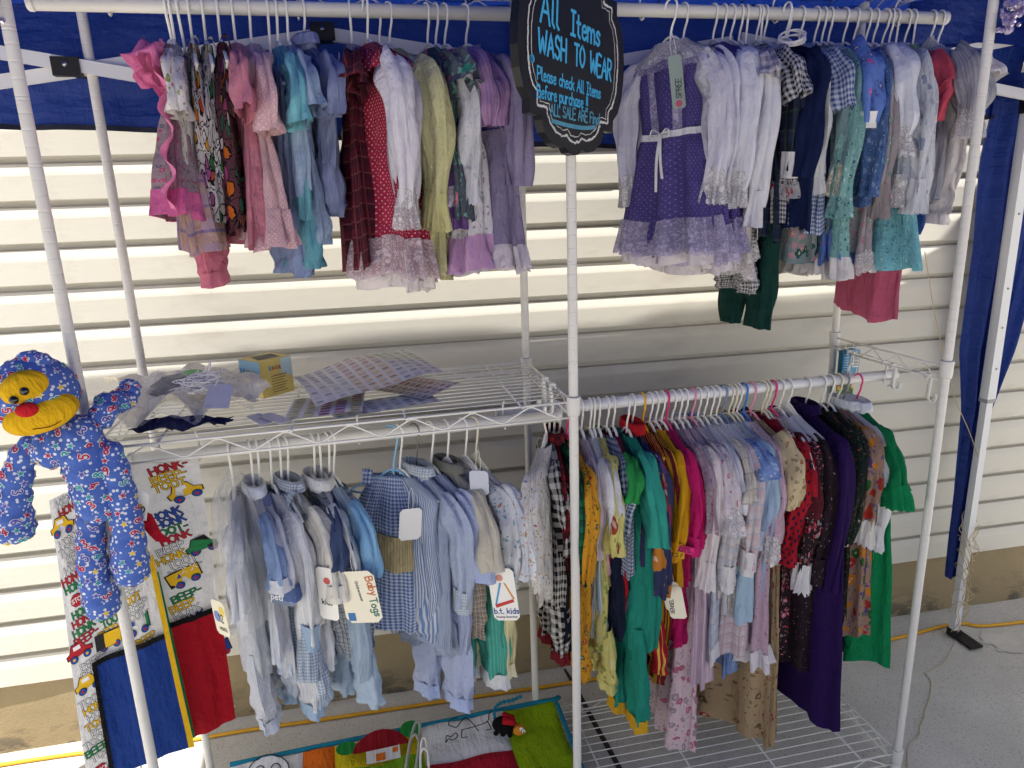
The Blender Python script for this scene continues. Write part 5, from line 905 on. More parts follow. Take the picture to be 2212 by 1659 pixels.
# numbers and stars printed on the cloth
DEC = {'w': plain('e9ebf2', rough=.85), 'r': plain('b81f48', rough=.85), 'y': plain('e8bf2c', rough=.85), 't': plain('2f9fa6', rough=.85), 'v': plain('5a52a8', rough=.85)}
def star_pts(r): return [(r * (1 if k % 2 == 0 else .45) * math.sin(k * math.pi / 5), r * (1 if k % 2 == 0 else .45) * math.cos(k * math.pi / 5)) for k in range(10)]
rg = np.random.default_rng(11)
def decals(o, count, size):
    me = o.data; V = np.empty(len(me.vertices) * 3, np.float32); me.vertices.foreach_get('co', V); V = V.reshape(-1, 3)
    bv = BVHTree.FromPolygons([tuple(v) for v in V], [tuple(p.vertices) for p in me.polygons]); lay = {}
    areas = np.array([p.area for p in me.polygons]); areas /= areas.sum(); cents = []; tries = 0
    while len(cents) < count and tries < count * 30:
        tries += 1; p = me.polygons[int(rg.choice(len(areas), p=areas))]; c = np.array(p.center)
        if all(np.linalg.norm(c - q) > size * 1.35 for q in cents): cents.append(c)
        else: continue
        n = np.array(p.normal); u = np.cross((0, 1, 0.01), n); u /= np.linalg.norm(u) + 1e-9; v = np.cross(n, u)
        if v[2] < 0: u, v = -u, -v
        def put(pts, faces, layer, lift):
            W3 = []
            for a, b in pts:
                q, nn, _, _ = bv.find_nearest(Vector(c + u * a + v * b)); W3.append(tuple(q + (nn if nn.dot(Vector(n)) > 0 else -nn) * lift))
            lay.setdefault(layer, MB()).add(W3, faces)
        if len(cents) % 2:
            k = 'rytv'[int(rg.integers(4))]
            for lay_, r, lf in (('w', size * .62, .0011), (k, size * .44, .0019)): S10 = star_pts(r); put([(0, 0)] + S10, [(0, i + 1, (i + 1) % 10 + 1) for i in range(10)], lay_, lf)
        else:
            k = 'rtvr'[int(rg.integers(4))]; ch = '586394'[int(rg.integers(6))]; L, w = strokes(ch, size * 1.15, smooth=3)
            for lay_, ww, lf in (('w', size * .40, .0012), (k, size * .22, .0020)):
                for P in L:
                    Vv, F = ribbon2(P - [w * .4, size * .55], ww); put(Vv, F, lay_, lf)
    for k, m_ in lay.items(): m_.build('printed_motifs', DEC[k], o)['kind'] = 'stuff'
for o, nn in zip(parts, (80, 50, 56, 34, 62, 66, 72, 9, 9)): decals(o, nn, .0120)

# ------------------------------------------------------------------ print organizer with two pockets
org = thing('print_wall_organizer', 'white fabric organizer with car print, blue pocket and red pocket behind the monkey', 'organizer', (-.92, .10, .38))
OO = np.array((-.92, .10, .38)); WHT = cloth('p:e4e4e6', trans=.15)
def quad_surf(c, amp, seed):
    c = [np.array(q, float) for q in c]; r = np.random.default_rng(seed).uniform(0, 6.28, 6)
    n = np.cross(c[1] - c[0], c[3] - c[0]); n /= np.linalg.norm(n)
    if n[1] > 0: n = -n
    Lu = np.linalg.norm(c[1] - c[0]); Lv = np.linalg.norm(c[3] - c[0])
    def f(u, v, l=0.0):       # u, v in metres from the lower left corner
        s = np.asarray(u) / Lu; t = np.asarray(v) / Lv
        p = ((1 - s) * (1 - t))[..., None] * c[0] + (s * (1 - t))[..., None] * c[1] + (s * t)[..., None] * c[2] + ((1 - s) * t)[..., None] * c[3]
        w = amp * (np.sin(5 * s + 2 * t + r[0]) + .6 * np.sin(11 * s - 3 * t + r[1]) + .4 * np.sin(9 * t + r[2]) + .3 * np.sin(23 * s + 6 * t + r[3]))
        return p + n * (w + l)[..., None] - OO
    return f, Lu, Lv
def sheet(f, u0, u1, v0, v1, l, name, mat, par, nu=30, nv=40, thick=0.0):
    U, V = np.meshgrid(np.linspace(u0, u1, nu), np.linspace(v0, v1, nv)); mb = MB(); P = f(U, V, np.full_like(U, l)); mb.add(P.reshape(-1, 3), gridf(nv, nu), np.stack([U, V], -1).reshape(-1, 2)); return mb.build(name, mat, par)
PC = {'k': plain('1d1c20', rough=.85), 'r': plain('b3202c', rough=.85), 'y': plain('e3b61e', rough=.85), 'b': plain('234a9c', rough=.85), 'g': plain('1f7f48', rough=.85), 'w': plain('e9e9ea', rough=.85)}
def motif(lay, f, x, z, kind, s, colr, ang):
    ca, sa = math.cos(ang), math.sin(ang)
    def put(pts, layer, l):
        P = np.array([(x + (a * ca - b * sa) * s, z + (a * sa + b * ca) * s) for a, b in pts]); lay.setdefault(layer, MB()).add(f(P[:, 0], P[:, 1], np.full(len(P), l)), [tuple(range(len(P)))])
    if kind == 'car': body = [(-1, -.3), (1, -.3), (1.05, .1), (.6, .25), (.35, .8), (-.5, .8), (-.75, .25), (-1.05, .1)]; win = [(-.42, .3), (.22, .3), (.2, .65), (-.4, .65)]
    elif kind == 'bus': body = [(-1.1, -.4), (1.0, -.4), (1.1, .8), (-1.05, .85)]; win = [(-.8, .2), (-.2, .2), (-.2, .6), (-.8, .6)]
    else: body = [(math.cos(k * math.pi / 4 + .39) * .75, math.sin(k * math.pi / 4 + .39) * .75) for k in range(8)]; win = None
    out = [(a * 1.09, b * 1.12) for a, b in body]; put(out, 'k', .0010); put(body, colr, .0016)
    if win:
        put(win, 'w' if kind == 'car' else 'b', .0022)
        for wx in (-.55, .58):
            put([(wx + .34 * math.cos(t), -.42 + .34 * math.sin(t)) for t in np.linspace(0, 6.28, 15)[:-1]], 'k', .0024); put([(wx + .28 * math.cos(t), -.42 + .28 * math.sin(t)) for t in np.linspace(0, 6.28, 15)[:-1]], 'b' if colr != 'b' else 'r', .0029); put([(wx + .12 * math.cos(t), -.42 + .12 * math.sin(t)) for t in np.linspace(0, 6.28, 11)[:-1]], 'r' if colr != 'r' else 'y', .0034)
def printed(f, u0, u1, v0, v1, par, seed, ang=.16, top=None):
    r = np.random.default_rng(seed); lay = {}; v = v0 + .006 - (u1 - u0) * math.tan(ang); row = 0; words = ['TOOT-', 'HONK-', 'BEEP-', 'HONK', 'TOOT', 'BEEP']
    lim = u1 - .004; spots = []
    for k in range(int((u1 - u0) * (v1 - v0) / .0042)):
        x, z = r.uniform(u0 + .02, u1 - .02), r.uniform(v0 + .015, v1 - .02)
        if all((x - a) ** 2 + (z - b) ** 2 > .060 ** 2 for a, b in spots):
            spots.append((x, z)); kd = ['car', 'bus', 'car', 'sign'][len(spots) % 4]; cl = 'bgyr'[int(r.integers(4))]
            motif(lay, f, x, z, kd, 0.025 if kd != 'sign' else .018, cl if kd != 'sign' else 'gr'[len(spots) % 2], ang + r.uniform(-.15, .15))
            if kd == 'sign': letter(lay.setdefault('w', MB()), ['GO', 'STOP'][len(spots) % 2], .009, .0016, lambda a, b, l: f(a, b, np.full_like(a, .002 + l)), (x - .010, z - .005), ang)
    while v < v1 - .012:
        u = u0 + .004 + r.uniform(0, .02)
        while True:
            w = words[int(r.integers(len(words)))]; L, tot = strokes(w, .0155, .14); zz = v + (u - u0) * math.tan(ang)
            if u + tot * 1.02 > lim: break
            if v0 < zz and zz + tot * math.tan(ang) < v1 - .012 and all(abs(u + tot / 2 - a) > tot / 2 + .012 or abs(zz + .008 + tot / 2 * math.tan(ang) - b) > .020 for a, b in spots):
                ck = 'kkkkrbygk'[int(r.integers(9))]; mapf = lambda a, b, l: f(a, b, np.full_like(a, l))
                letter(lay.setdefault('k', MB()), w, .0155, .0042 if ck != 'k' else .0036, mapf, (u, zz), ang, .0006, .14)
                letter(lay.setdefault(ck if ck != 'k' else 'w', MB()), w, .0155, .0024 if ck != 'k' else .0016, mapf, (u, zz), ang, .0011, .14)
            u += tot + .006
        v += .0195
    # the slanted rows leave the lower right open: fill it from below
    for k, m_ in lay.items(): m_.build('printed_motifs', PC[k], par, smooth=False)['kind'] = 'stuff'
# left panel (nearer), blue pocket
fL, LuL, LvL = quad_surf([(-1.060, .055, .350), (-.852, .075, .385), (-.872, .075, 1.045), (-1.022, .055, .990)], .0045, 2)
pl = sheet(fL, 0, LuL, 0, LvL, 0, 'left_panel', WHT, org, 40, 60)
printed(fL, 0, LuL - .012, -.02, LvL, pl, 5, .18); pk_ = sheet(fL, .050, LuL - .010, .0, .275, .009, 'blue_pocket', cloth('p:1d3c86', trans=.08), pl)
sheet(fL, .047, LuL - .010, .268, .280, .0115, 'pocket_binding', cloth('p:141416'), pk_, nv=4); sheet(fL, .044, .053, .0, .280, .0117, 'pocket_binding', cloth('p:141416'), pk_, nu=4)
sheet(fL, LuL - .010, LuL + .002, 0, .45, .0105, 'yellow_binding', cloth('p:e0b41c'), pl, nu=4)
fR, LuR, LvR = quad_surf([(-.868, .118, .372), (-.775, .140, .385), (-.768, .140, 1.022), (-.892, .110, 1.025)], .0035, 4)
pr_ = sheet(fR, 0, LuR, 0, LvR, 0, 'right_panel', WHT, org, 30, 60); printed(fR, .004, LuR + .012, -.01, LvR - .004, pr_, 9, .18)
rp = sheet(fR, .008, LuR, .0, .29, .0095, 'red_pocket', cloth('p:a81424', trans=.08), pr_); sheet(fR, .008, LuR, .284, .297, .0115, 'pocket_binding', cloth('p:141416'), rp, nv=4)
sheet(fR, -.002, .009, 0, .42, .0105, 'green_binding', cloth('p:1f7040'), pr_, nu=4)

# ------------------------------------------------------------------ things on the middle shelf
ZS = 1.1045
rg = np.random.default_rng(21)
def crumple(nx, ny, c, sx, sy, h, rz, seed, name, mat, dome=0.0, edge=.012, z0=ZS):
    r = np.random.default_rng(seed); U, V = np.meshgrid(np.linspace(-1, 1, nx), np.linspace(-1, 1, ny)); Z = np.zeros_like(U)
    for k in range(16):
        a = r.uniform(0, 6.28); fq = r.uniform(2, 13); Z += np.abs(np.sin(fq * (U * math.cos(a) + V * math.sin(a)) + r.uniform(0, 6))) * h / fq ** .6 * .5
    Z = Z - Z.min(); Z += dome * np.clip(1 - U ** 2, 0, 1) * np.clip(1 - V ** 2, 0, 1)
    X = U * sx * (1 + .06 * np.sin(5 * V + seed)) + edge * np.sin(9 * V) * U; Y = V * sy * (1 + .06 * np.sin(4 * U + 1)) + edge * np.sin(7 * U) * V
    mb = MB(); mb.add(np.stack([X, Y, Z], -1).reshape(-1, 3), gridf(ny, nx), np.stack([X, Y], -1).reshape(-1, 2)); o = mb.build(name, mat); o.location = (c[0], c[1], z0 + .001); o.rotation_euler = (0, 0, rz); return o
tag(crumple(50, 40, (-.785, .21), .150, .145, .040, .15, 3, 'tissue_paper', cloth('p:f4efdf', trans=.2), z0=ZS + .012), 'crumpled cream tissue paper on the wire shelf beside the monkey', 'tissue paper')
stk = thing('tag_bundle', 'fanned bundle of dark grey card tags on the cream tissue', 'tags', (-.81, .185, ZS + .046), rz=.25)
for i in range(9):
    mb = MB(); box(mb, (.004 * i - .01, .003 * i, .0026 * i), (.085 - .003 * i, .055, .0018), Euler((R(7), R(-3), .03 * i))); mb.build('card', plain(['3c3b3a', '55524e', '2b2b2e'][i % 3], rough=.6), stk, smooth=False)
mb = MB(); poly_prism(mb, [(.016 * math.cos(t) * 1.3, .016 * math.sin(t)) for t in np.linspace(0, 6.28, 24)[:-1]], -.0004, .0004); o = mb.build('green_sticker', plain('4fae56', rough=.5), stk, smooth=False); o.rotation_euler = (R(90 + 7), 0, 0); o.location = (.045, .022, .030)
mb = MB(); pts = []
for i in range(260): pts.append(((.035 * rg.normal(0, .55)), .032 * rg.normal(0, .55), abs(.022 * rg.normal(.3, .7))))
tube(mb, smooth_path(np.array(pts), 5), .0008, 5); st = mb.build('string_bundle', plain('eceaf0', rough=.8)); st.location = (-.735, .115, ZS + .060); tag(st, 'tangled bundle of white tag strings on the grey card tags', 'string')
def flatcard(name, label, loc, w, h, rot, mat, cat='tag', group=None):
    mb = MB(); c = w * .16; poly_prism(mb, [(-w / 2, -h / 2), (w / 2, -h / 2), (w / 2, h / 2 - c), (w / 2 - c, h / 2), (-w / 2 + c, h / 2), (-w / 2, h / 2 - c)], -.0004, .0004); o = mb.build(name, mat, smooth=False); o.location = loc; o.rotation_euler = rot; return tag(o, label, cat, group)
flatcard('paper_tag', 'lavender grey paper tag leaning on the white strings', (-.700, .072, ZS + .055), .048, .058, (R(-52), R(4), R(-8)), plain('b9b9cc', rough=.6))
flatcard('paper_tag', 'left one of two blank white tags lying by the shelf edge', (-.628, .062, ZS + .004), .030, .075, (R(-88), 0, R(28)), plain('dedce0', rough=.6)); flatcard('paper_tag', 'right one of two blank white tags lying by the shelf edge', (-.598, .050, ZS + .0065), .030, .078, (R(-88), 0, R(38)), plain('d3d1d6', rough=.6))
fb = crumple(60, 46, (-.795, .195), .155, .150, .030, .12, 8, 'plastic_bag', film(), dome=.048, z0=ZS + .004); tag(fb, 'clear crinkled plastic bag over the tissue and tags', 'plastic bag')
nv = crumple(26, 16, (-.775, .060), .085, .026, .012, -.10, 14, 'cloth_bundle', cloth('p:24284a', trans=.05), dome=.016); tag(nv, 'folded navy cloth along the front edge under the plastic bag', 'cloth')
# small carton
bx = thing('small_carton', 'small yellow and sky blue cardboard carton with colorful lettering', 'box', (-.632, .285, ZS + .001), rz=R(41))
s = .082
mb = MB(); box(mb, (0, 0, s / 2), (s, s * .95, s)); mb.build('box_body', plain('d3bc6c', rough=.55, vary=.08), bx, smooth=False)
def face(name, pts, mat, y=-.0393): mb = MB(); mb.add([(a, y, b) for a, b in pts], [tuple(range(len(pts)))]); return mb.build(name, mat, bx, smooth=False)
def sidef(name, pts, mat, x=-.0413): mb = MB(); mb.add([(x, -b, c) for b, c in pts], [tuple(range(len(pts)))]); return mb.build(name, mat, bx, smooth=False)
sidef('blue_print', [(-.038, .045), (.038, .038), (.038, .081), (-.038, .081)], plain('9cc4d8', rough=.55)); face('blue_print', [(.012, .05), (.040, .035), (.040, .081), (.012, .081)], plain('b4ccd0', rough=.55))
for i, (ch, cl) in enumerate(zip('VAVA', ('2f8fc0', 'd8603a', '3f9f5a', 'c23a4a'))):
    mb = MB(); letter(mb, ch, .020, .0055, lambda u, v, l: np.stack([np.full_like(u, -.0416 - l), -u, v], 1), (-.033 + .0165 * i, .040 - .001 * i)); mb.build('lettering', plain(cl, rough=.55), bx, smooth=False)
    mb = MB(); letter(mb, ch, .009, .0022, lambda u, v, l: np.stack([u, np.full_like(u, -.0396 - l), v], 1), (-.020 + .008 * i, .058)); mb.build('lettering', plain(cl, rough=.55), bx, smooth=False)
mb = MB()
for i in range(7): V, F = ribbon2(np.array([(-.015, .045 - .006 * i), (.0, .045 - .006 * i), (.024 - .004 * (i % 3), .045 - .006 * i)]), .0016); mb.add(np.stack([V[:, 0], np.full(len(V), -.0397), V[:, 1]], 1), F, V)
mb.build('small_print', plain('6a5a3a', rough=.7), bx, smooth=False)['kind'] = 'stuff'
sidef('cup_print', [(b, c) for b, c in disc(0.004, .020, .013)], plain('e9e4dc', rough=.6), x=-.0418); sidef('cup_face', [(b, c) for b, c in disc(0.004, .022, .008)], plain('7a4a6a', rough=.6), x=-.0422)
mb = MB(); mb.add([(a, b, s + .0006) for a, b in ((-.030, -.02), (.022, -.026), (.030, .018), (-.018, .026))], [(0, 1, 2, 3)]); mb.build('top_print', plain('4a4238', rough=.6), bx, smooth=False)
# sheets of price labels
PAP = plain('efede9', rough=.7, vary=.04)
def label_sheet(lab, c, rz, w, h, z, curl, cols, nx, ny, seed):
    o = thing('label_sheet', lab, 'label sheet', (c[0], c[1], ZS + z), rz=rz, group='sheets of price labels on the shelf'); r = np.random.default_rng(seed)
    def f(u, v, l=0.0): zz = curl * (np.sin(2.2 * u / w * 1.6 + .4) + .5 * np.sin(3 * v / h + seed) + .25 * np.sin(9 * u / w + 4 * v / h)); return np.stack([u, v, zz + l + curl * 1.7], -1)
    U, V = np.meshgrid(np.linspace(-w / 2, w / 2, 40), np.linspace(-h / 2, h / 2, 24)); mb = MB(); mb.add(f(U, V).reshape(-1, 3), gridf(24, 40)); mb.build('paper', PAP, o)
    lay = {}
    for i in range(nx):
        for j in range(ny):
            k = cols[(i * 3 // nx + (j * 2 // ny) * 2 + seed) % len(cols)]; x0 = -w / 2 + w * (i + .16) / nx; x1 = -w / 2 + w * (i + .84) / nx; y0 = -h / 2 + h * (j + .20) / ny; y1 = -h / 2 + h * (j + .80) / ny
            q = f(np.array([x0, x1, x1, x0]), np.array([y0, y0, y1, y1]), .0008); lay.setdefault(k, MB()).add(q, [(0, 1, 2, 3)])
            if (i + j) % 2 == 0:
                xm, ym = (x0 + x1) / 2, (y0 + y1) / 2; q = f(np.array([xm - .005, xm + .005, xm + .005, xm - .005]), np.array([ym - .0014, ym - .0014, ym + .0014, ym + .0014]), .0013); lay.setdefault('4a4a50', MB()).add(q, [(0, 1, 2, 3)])
    for k, m_ in lay.items(): m_.build('labels', plain(k, rough=.6), o, smooth=False)['kind'] = 'stuff'
label_sheet('large curled sheet of pastel price labels on top of the others', (-.415, .215), R(14), .28, .26, .014, .015, ['e2c2c4', 'd9d7da', 'e2c6ac', 'cdcada', 'ddbcbc', 'cbd3b8'], 12, 10, 1)
label_sheet('sheet of magenta and yellow price labels under the curled sheet', (-.50, .105), R(-4), .15, .16, .003, .003, ['c27a9c', 'd9cd84', 'ddd592'], 5, 9, 2)
label_sheet('sheet of red price labels sticking out at the right of the paper pile', (-.315, .185), R(38), .12, .19, .005, .004, ['d09aa0', 'c9a8ac'], 5, 11, 3)
label_sheet('sheet of teal price labels at the front of the paper pile', (-.385, .080), R(10), .22, .10, .0015, .002, ['c9cccc', 'd2d2d0'], 9, 5, 4)
# plastic shelf clips
CLIP = plain('f0efea', rough=.25, spec=.5, vary=.02)
def clip(lab, loc, rz, par=None):
    P = smooth_path([(0, .006, .002), (0, 0, .010), (0, -.007, .004), (0, -.006, -.006), (.0, -.004, -.03), (0, -.004, -.046), (0, -.013, -.056), (0, -.022, -.048), (0, -.022, -.036)], 4); mb = MB(); V = []
    T = np.gradient(P, axis=0); T /= np.linalg.norm(T, axis=1)[:, None]; Nn = np.stack([np.zeros(len(P)), T[:, 2], -T[:, 1]], 1) * .0011
    for p_, q in zip(P, Nn): V += [p_ + q + (-.007, 0, 0), p_ + q + (.007, 0, 0), p_ - q + (.007, 0, 0), p_ - q + (-.007, 0, 0)]
    F = []
    for i in range(len(P) - 1):
        for k in range(4): F.append((4 * i + k, 4 * i + (k + 1) % 4, 4 * i + 4 + (k + 1) % 4, 4 * i + 4 + k))
    mb.add(V, F); o = thing('shelf_clip', lab, 'hook', loc, rz=rz, group='plastic hooks clipped to the rack'); mb.build('hook_strip', CLIP, o); mb = MB(); box(mb, (0, .0, .012), (.012, .010, .004)); mb.build('clip_jaw', CLIP, o, smooth=False)
xr = lambda y: WR - .002
clip('white plastic hook holding the blue cards at the back of the side ladder', (xr(.30), .300, 1.062), R(70)); clip('rear one of the paired white hooks at the middle of the side ladder', (xr(.2), .165, 1.062), R(60)); clip('front one of the paired white hooks at the middle of the side ladder', (xr(.2), .135, 1.060), R(80)); clip('white plastic hook beside the right front post', (xr(0), .02, 1.060), R(75))
clip('rear white hook at the right end of the middle shelf', (-.012, .17, 1.098), R(-60)); clip('front white hook at the right end of the middle shelf', (-.012, .11, 1.098), R(-75))
pk2 = thing('card_pack', 'pack of blue printed hang cards with barcode on the side ladder', 'cards', (.922, .315, 1.072), rz=R(12))
for i in range(5):
    mb = MB(); poly_prism(mb, [(-.034, -.085), (.034, -.09), (.034, -.004), (.02, .0), (-.034, 0)], .004 * i, .004 * i + .0012); c = mb.build('card', plain(['2f86b8', '3a7f9a', '5a7a6a'][i % 3], rough=.4), pk2, smooth=False); c.rotation_euler = (0, 0, .03 * i)
mb = MB(); mb.add([(a, -.0008, b) for a, b in ((.006, -.05), (.030, -.054), (.030, -.012), (.006, -.008))], [(0, 1, 2, 3)]); mb.build('barcode_panel', CARD, pk2, smooth=False)
mb = MB()
for i in range(9): mb.add([(.009 + .0 * i, -.0014, -.012 - .0042 * i), (.028, -.0014, -.0135 - .0042 * i), (.028, -.0014, -.0155 - .0042 * i), (.009, -.0014, -.014 - .0042 * i)], [(0, 1, 2, 3)])
mb.build('barcode', INK, pk2, smooth=False)['kind'] = 'stuff'; mb = MB()
for i in range(6): mb.add([(-.030, -.0010, -.018 - .007 * i), (.000 - .003 * (i % 2), -.0010, -.020 - .007 * i), (.0 - .003 * (i % 2), -.0010, -.0225 - .007 * i), (-.030, -.0010, -.0205 - .007 * i)], [(0, 1, 2, 3)])
mb.build('small_print', plain('a9d4ea', rough=.5), pk2, smooth=False)['kind'] = 'stuff'
mb = MB(); poly_prism(mb, [(-.034, -.20), (.034, -.20), (.034, -.05), (-.034, -.05)], .012, .0135); mb.build('photo_card', cloth('f:5a6a58,b8384a,d9b03a,8aa06a,40,.34', trans=.0), pk2, smooth=False)

# ------------------------------------------------------------------ play mat, toy and clips on the bottom shelf
mat_o = thing('quilted_play_mat', 'patchwork play mat in lime, white, red and yellow on the bottom shelf', 'play mat', (-.35, .2, .030)); MZ = .034
def mpatch(name, x0, x1, y0, y1, mat, l=0.0, nx=16, ny=16):
    U, V = np.meshgrid(np.linspace(x0, x1, nx), np.linspace(y0, y1, ny)); s_, t_ = (U - x0) / (x1 - x0), (V - y0) / (y1 - y0); Z = MZ + l + .013 * (np.clip(np.minimum(np.minimum(s_, 1 - s_) * (x1 - x0), np.minimum(t_, 1 - t_) * (y1 - y0)) / .03, 0, 1) ** .5) + .0035 * np.sin(38 * U + 9 * V) * np.sin(31 * V) + .03 * np.clip((V - .28) / .1, 0, 1) ** 2
    mb = MB(); mb.add(np.stack([U + .35, V - .2, Z - .030 + .0], -1).reshape(-1, 3), gridf(ny, nx), np.stack([U, V], -1).reshape(-1, 2)); return mb.build(name, mat, mat_o)
Q = lambda c: cloth('p:' + c, trans=.03)
mpatch('lime_patch', -.105, .052, -.02, .375, Q('8fae12')); wp = mpatch('white_patch', -.345, -.105, .255, .375, Q('dcdcde')); mpatch('red_patch', -.345, -.105, -.02, .255, Q('b41c34')); hp = mpatch('house_patch', -.585, -.345, .13, .37, Q('d6be1e')); mpatch('orange_patch', -.67, -.585, .13, .37, Q('d96a1e')); bp = mpatch('rabbit_patch', -.86, -.67, .13, .37, Q('dcdcde'))
mb = MB(); tube(mb, smooth_path([(x + .35, y - .2, z) for x, y, z in ((-.86, .378, .028), (-.6, .380, .03), (-.3, .380, .032), (.04, .380, .034), (.057, .37, .03), (.058, .2, .01), (.058, -.02, .008))], 8), .0065, 8); mb.build('edge_binding', Q('1f7f9a'), mat_o)
def onmat(u, v, l): return np.stack([u + .35, v - .2, .030 + .0035 * np.sin(38 * u + 9 * v) * np.sin(31 * v) + .03 * np.clip((v - .28) / .1, 0, 1) ** 2 - .008 + l], 1)
def mshape(pts, mat, l, nm='applique', par=None):
    P = np.array(pts, float); c = P.mean(0); V = np.vstack([c, P, c + (P - c) * .5]); n = len(P)
    mb = MB(); mb.add(onmat(V[:, 0], V[:, 1], l + .006), [(0, n + 1 + i, n + 1 + (i + 1) % n) for i in range(n)] + [(n + 1 + i, 1 + i, 1 + (i + 1) % n, n + 1 + (i + 1) % n) for i in range(n)]); mb.build(nm, mat, mat_o)
arc = lambda cx_, cy_, rx, ry, a0, a1, n=14: [(cx_ + rx * math.cos(t), cy_ + ry * math.sin(t)) for t in np.linspace(a0, a1, n)]
mshape(arc(-.46, .315, .075, .045, -.1, 3.3), Q('84121e'), .013, 'red_roof'); mshape([(-.50, .262), (-.41, .268), (-.41, .318), (-.50, .312)], Q('dcdcdc'), .012, 'house_front'); mshape([(-.475, .268), (-.45, .27), (-.45, .296), (-.475, .294)], Q('d9742a'), .014, 'door'); mshape([(-.43, .29), (-.415, .29), (-.415, .306), (-.43, .304)], Q('d9742a'), .014, 'window')
mshape(arc(-.375, .35, .030, .022, 0, 6.1), Q('1f7a34'), .013, 'tree'); mshape(arc(-.55, .33, .030, .02, 0, 6.1), Q('1f7a34'), .013, 'tree'); mshape([(-.58, .20), (-.35, .20), (-.35, .262), (-.40, .275), (-.46, .255), (-.53, .262), (-.58, .25)], Q('6f9a1c'), .011, 'hill')
mshape(arc(-.755, .30, .055, .05, 0, 6.1), Q('e6e6e8'), .012, 'rabbit_face'); mshape(arc(-.755, .285, .008, .006, 0, 6.1), Q('d96a8a'), .015, 'rabbit_nose')
mb = MB()
def mline(pts, w=.003, l=.016): V, F = ribbon2(smooth_path(pts, 6), w); mb.add(onmat(V[:, 0], V[:, 1], l + .006), F, V)
for cx_ in (-.775, -.735): mline(arc(cx_, .31, .012, .014, 0, 6.3))
mline(arc(-.755, .30, .055, .05, 0, 6.2)); mline([(-.79, .285), (-.81, .29)]); mline([(-.72, .285), (-.70, .29)]); mline([(-.77, .27), (-.755, .262), (-.74, .27)])
mline([(-.27, .335), (-.25, .325), (-.235, .338), (-.22, .35), (-.205, .335), (-.19, .30)]); mline([(-.27, .335), (-.262, .348), (-.24, .352)]); mline([(-.235, .315), (-.20, .318), (-.16, .325), (-.15, .345), (-.13, .35)]); mline([(-.235, .315), (-.24, .29), (-.225, .288)]); mline([(-.16, .325), (-.155, .30), (-.17, .298)])
mline([(-.285, .285), (-.275, .295), (-.265, .288), (-.25, .298), (-.255, .308), (-.268, .30), (-.28, .305), (-.285, .285)]); mb.build('printed_drawing', INK, mat_o, smooth=False)['kind'] = 'stuff'
bug = thing('ladybug_toy', 'small plush ladybug with red wings and orange face on a teal cord', 'plush toy', (-.115, .305, .062), rz=R(-25))
FU = cloth('p:0e0e10', trans=0.0); 
ell('body', (0, 0, .012), (.036, .026, .022), FU, bug); ell('face', (.042, -.006, .008), (.018, .016, .016), Q('e0902a'), bug)
for x, z in ((.052, .018), (.058, .012)): e_ = ell('eye', (x, -.016, z), (.0055, .004, .006), plain('eeeeee', rough=.3), bug, n=8, m2=12); ell('pupil', (.001, -.0035, 0), (.0022, .0015, .0026), plain('0c0c0e', rough=.2), e_, n=6, m2=10)
mb = MB(); box(mb, (.016, -.012, .036), (.036, .020, .005), Euler((R(25), R(12), .2))); box(mb, (.010, .010, .036), (.034, .018, .005), Euler((R(-22), R(8), -.2))); mb.build('wings', Q('c0182a'), bug)
for x in (-.02, .0, .02): ell('foot', (x, -.022, .0), (.008, .007, .007), FU, bug, n=8, m2=10)
mb = MB(); P = smooth_path([(-.03, .01, .02), (-.035, .03, .035), (-.02, .05, .042), (.01, .07, .040), (.035, .085, .045)], 10); tube(mb, P, .0045 + .0016 * np.sin(np.arange(len(P)) * 1.7), 8); mb.build('teal_cord', Q('1f7f9a'), bug)
def cliphanger(lab, loc, rz, mat, sc=1.0):
    o = thing('trouser_clip', lab, 'clip', loc, rot=(R(-62), 0, rz), group='loose hanger clips on the play mat'); mb = MB(); tube(mb, smooth_path(np.array([(-.012, 0, -.05), (-.011, 0, 0), (-.006, 0, .045), (0, 0, .052), (.006, 0, .045), (.011, 0, 0), (.012, 0, -.05)]) * sc, 5), .0035 * sc, 8); mb.build('clip_frame', mat, o); mb = MB(); tube(mb, smooth_path(np.array([(-.010, -.006, .01), (0, -.010, .02), (.010, -.006, .01)]) * sc, 5), .003 * sc, 8); mb.build('clip_bar', mat, o)
cliphanger('grey plastic trouser clip at the bottom of the play mat', (-.372, .262, .105), R(-18), plain('9a9a98', rough=.35), 1.15); cliphanger('white plastic trouser clip in front of the grey clip', (-.350, .225, .095), R(-6), plain('ecebe6', rough=.35), .9)

# ------------------------------------------------------------------ cord, twine, beads
mb = MB(); pts = [(x, y, floor_z(y) + .0065) for x, y in ((-3.2, .66), (-1.52, .615), (-1.14, .578), (-.85, .570), (-.62, .556), (-.2, .534), (.1, .517), (.6, .49), (1.22, .436), (1.56, .446), (1.8, .395), (3.2, .33))]
tube(mb, smooth_path(pts, 10), .0055, 8); tag(mb.build('extension_cord', plain('d9a01c', rough=.45, vary=.08)), 'yellow extension cord lying along the foot of the house wall', 'cord')
TWN = plain('c2b08a', rough=.95, vary=.2, sc=300)
mb = MB(); tube(mb, smooth_path([(1.235, .43, 1.32), (1.275, .45, 1.253), (1.305, .45, 1.16), (1.35, .45, 1.04), (1.365, .43, .96), (1.40, .42, .86), (1.47, .415, .74), (1.487, .385, .66)], 8), .0013, 6); tag(mb.build('hanging_twine', TWN), 'thin twine running down to the tent leg behind the right post', 'twine')
tw = thing('twine_wrap', 'loose jute twine wound around the lower tent leg', 'twine', (1.507, .40, .02)); rg = np.random.default_rng(5); P = []
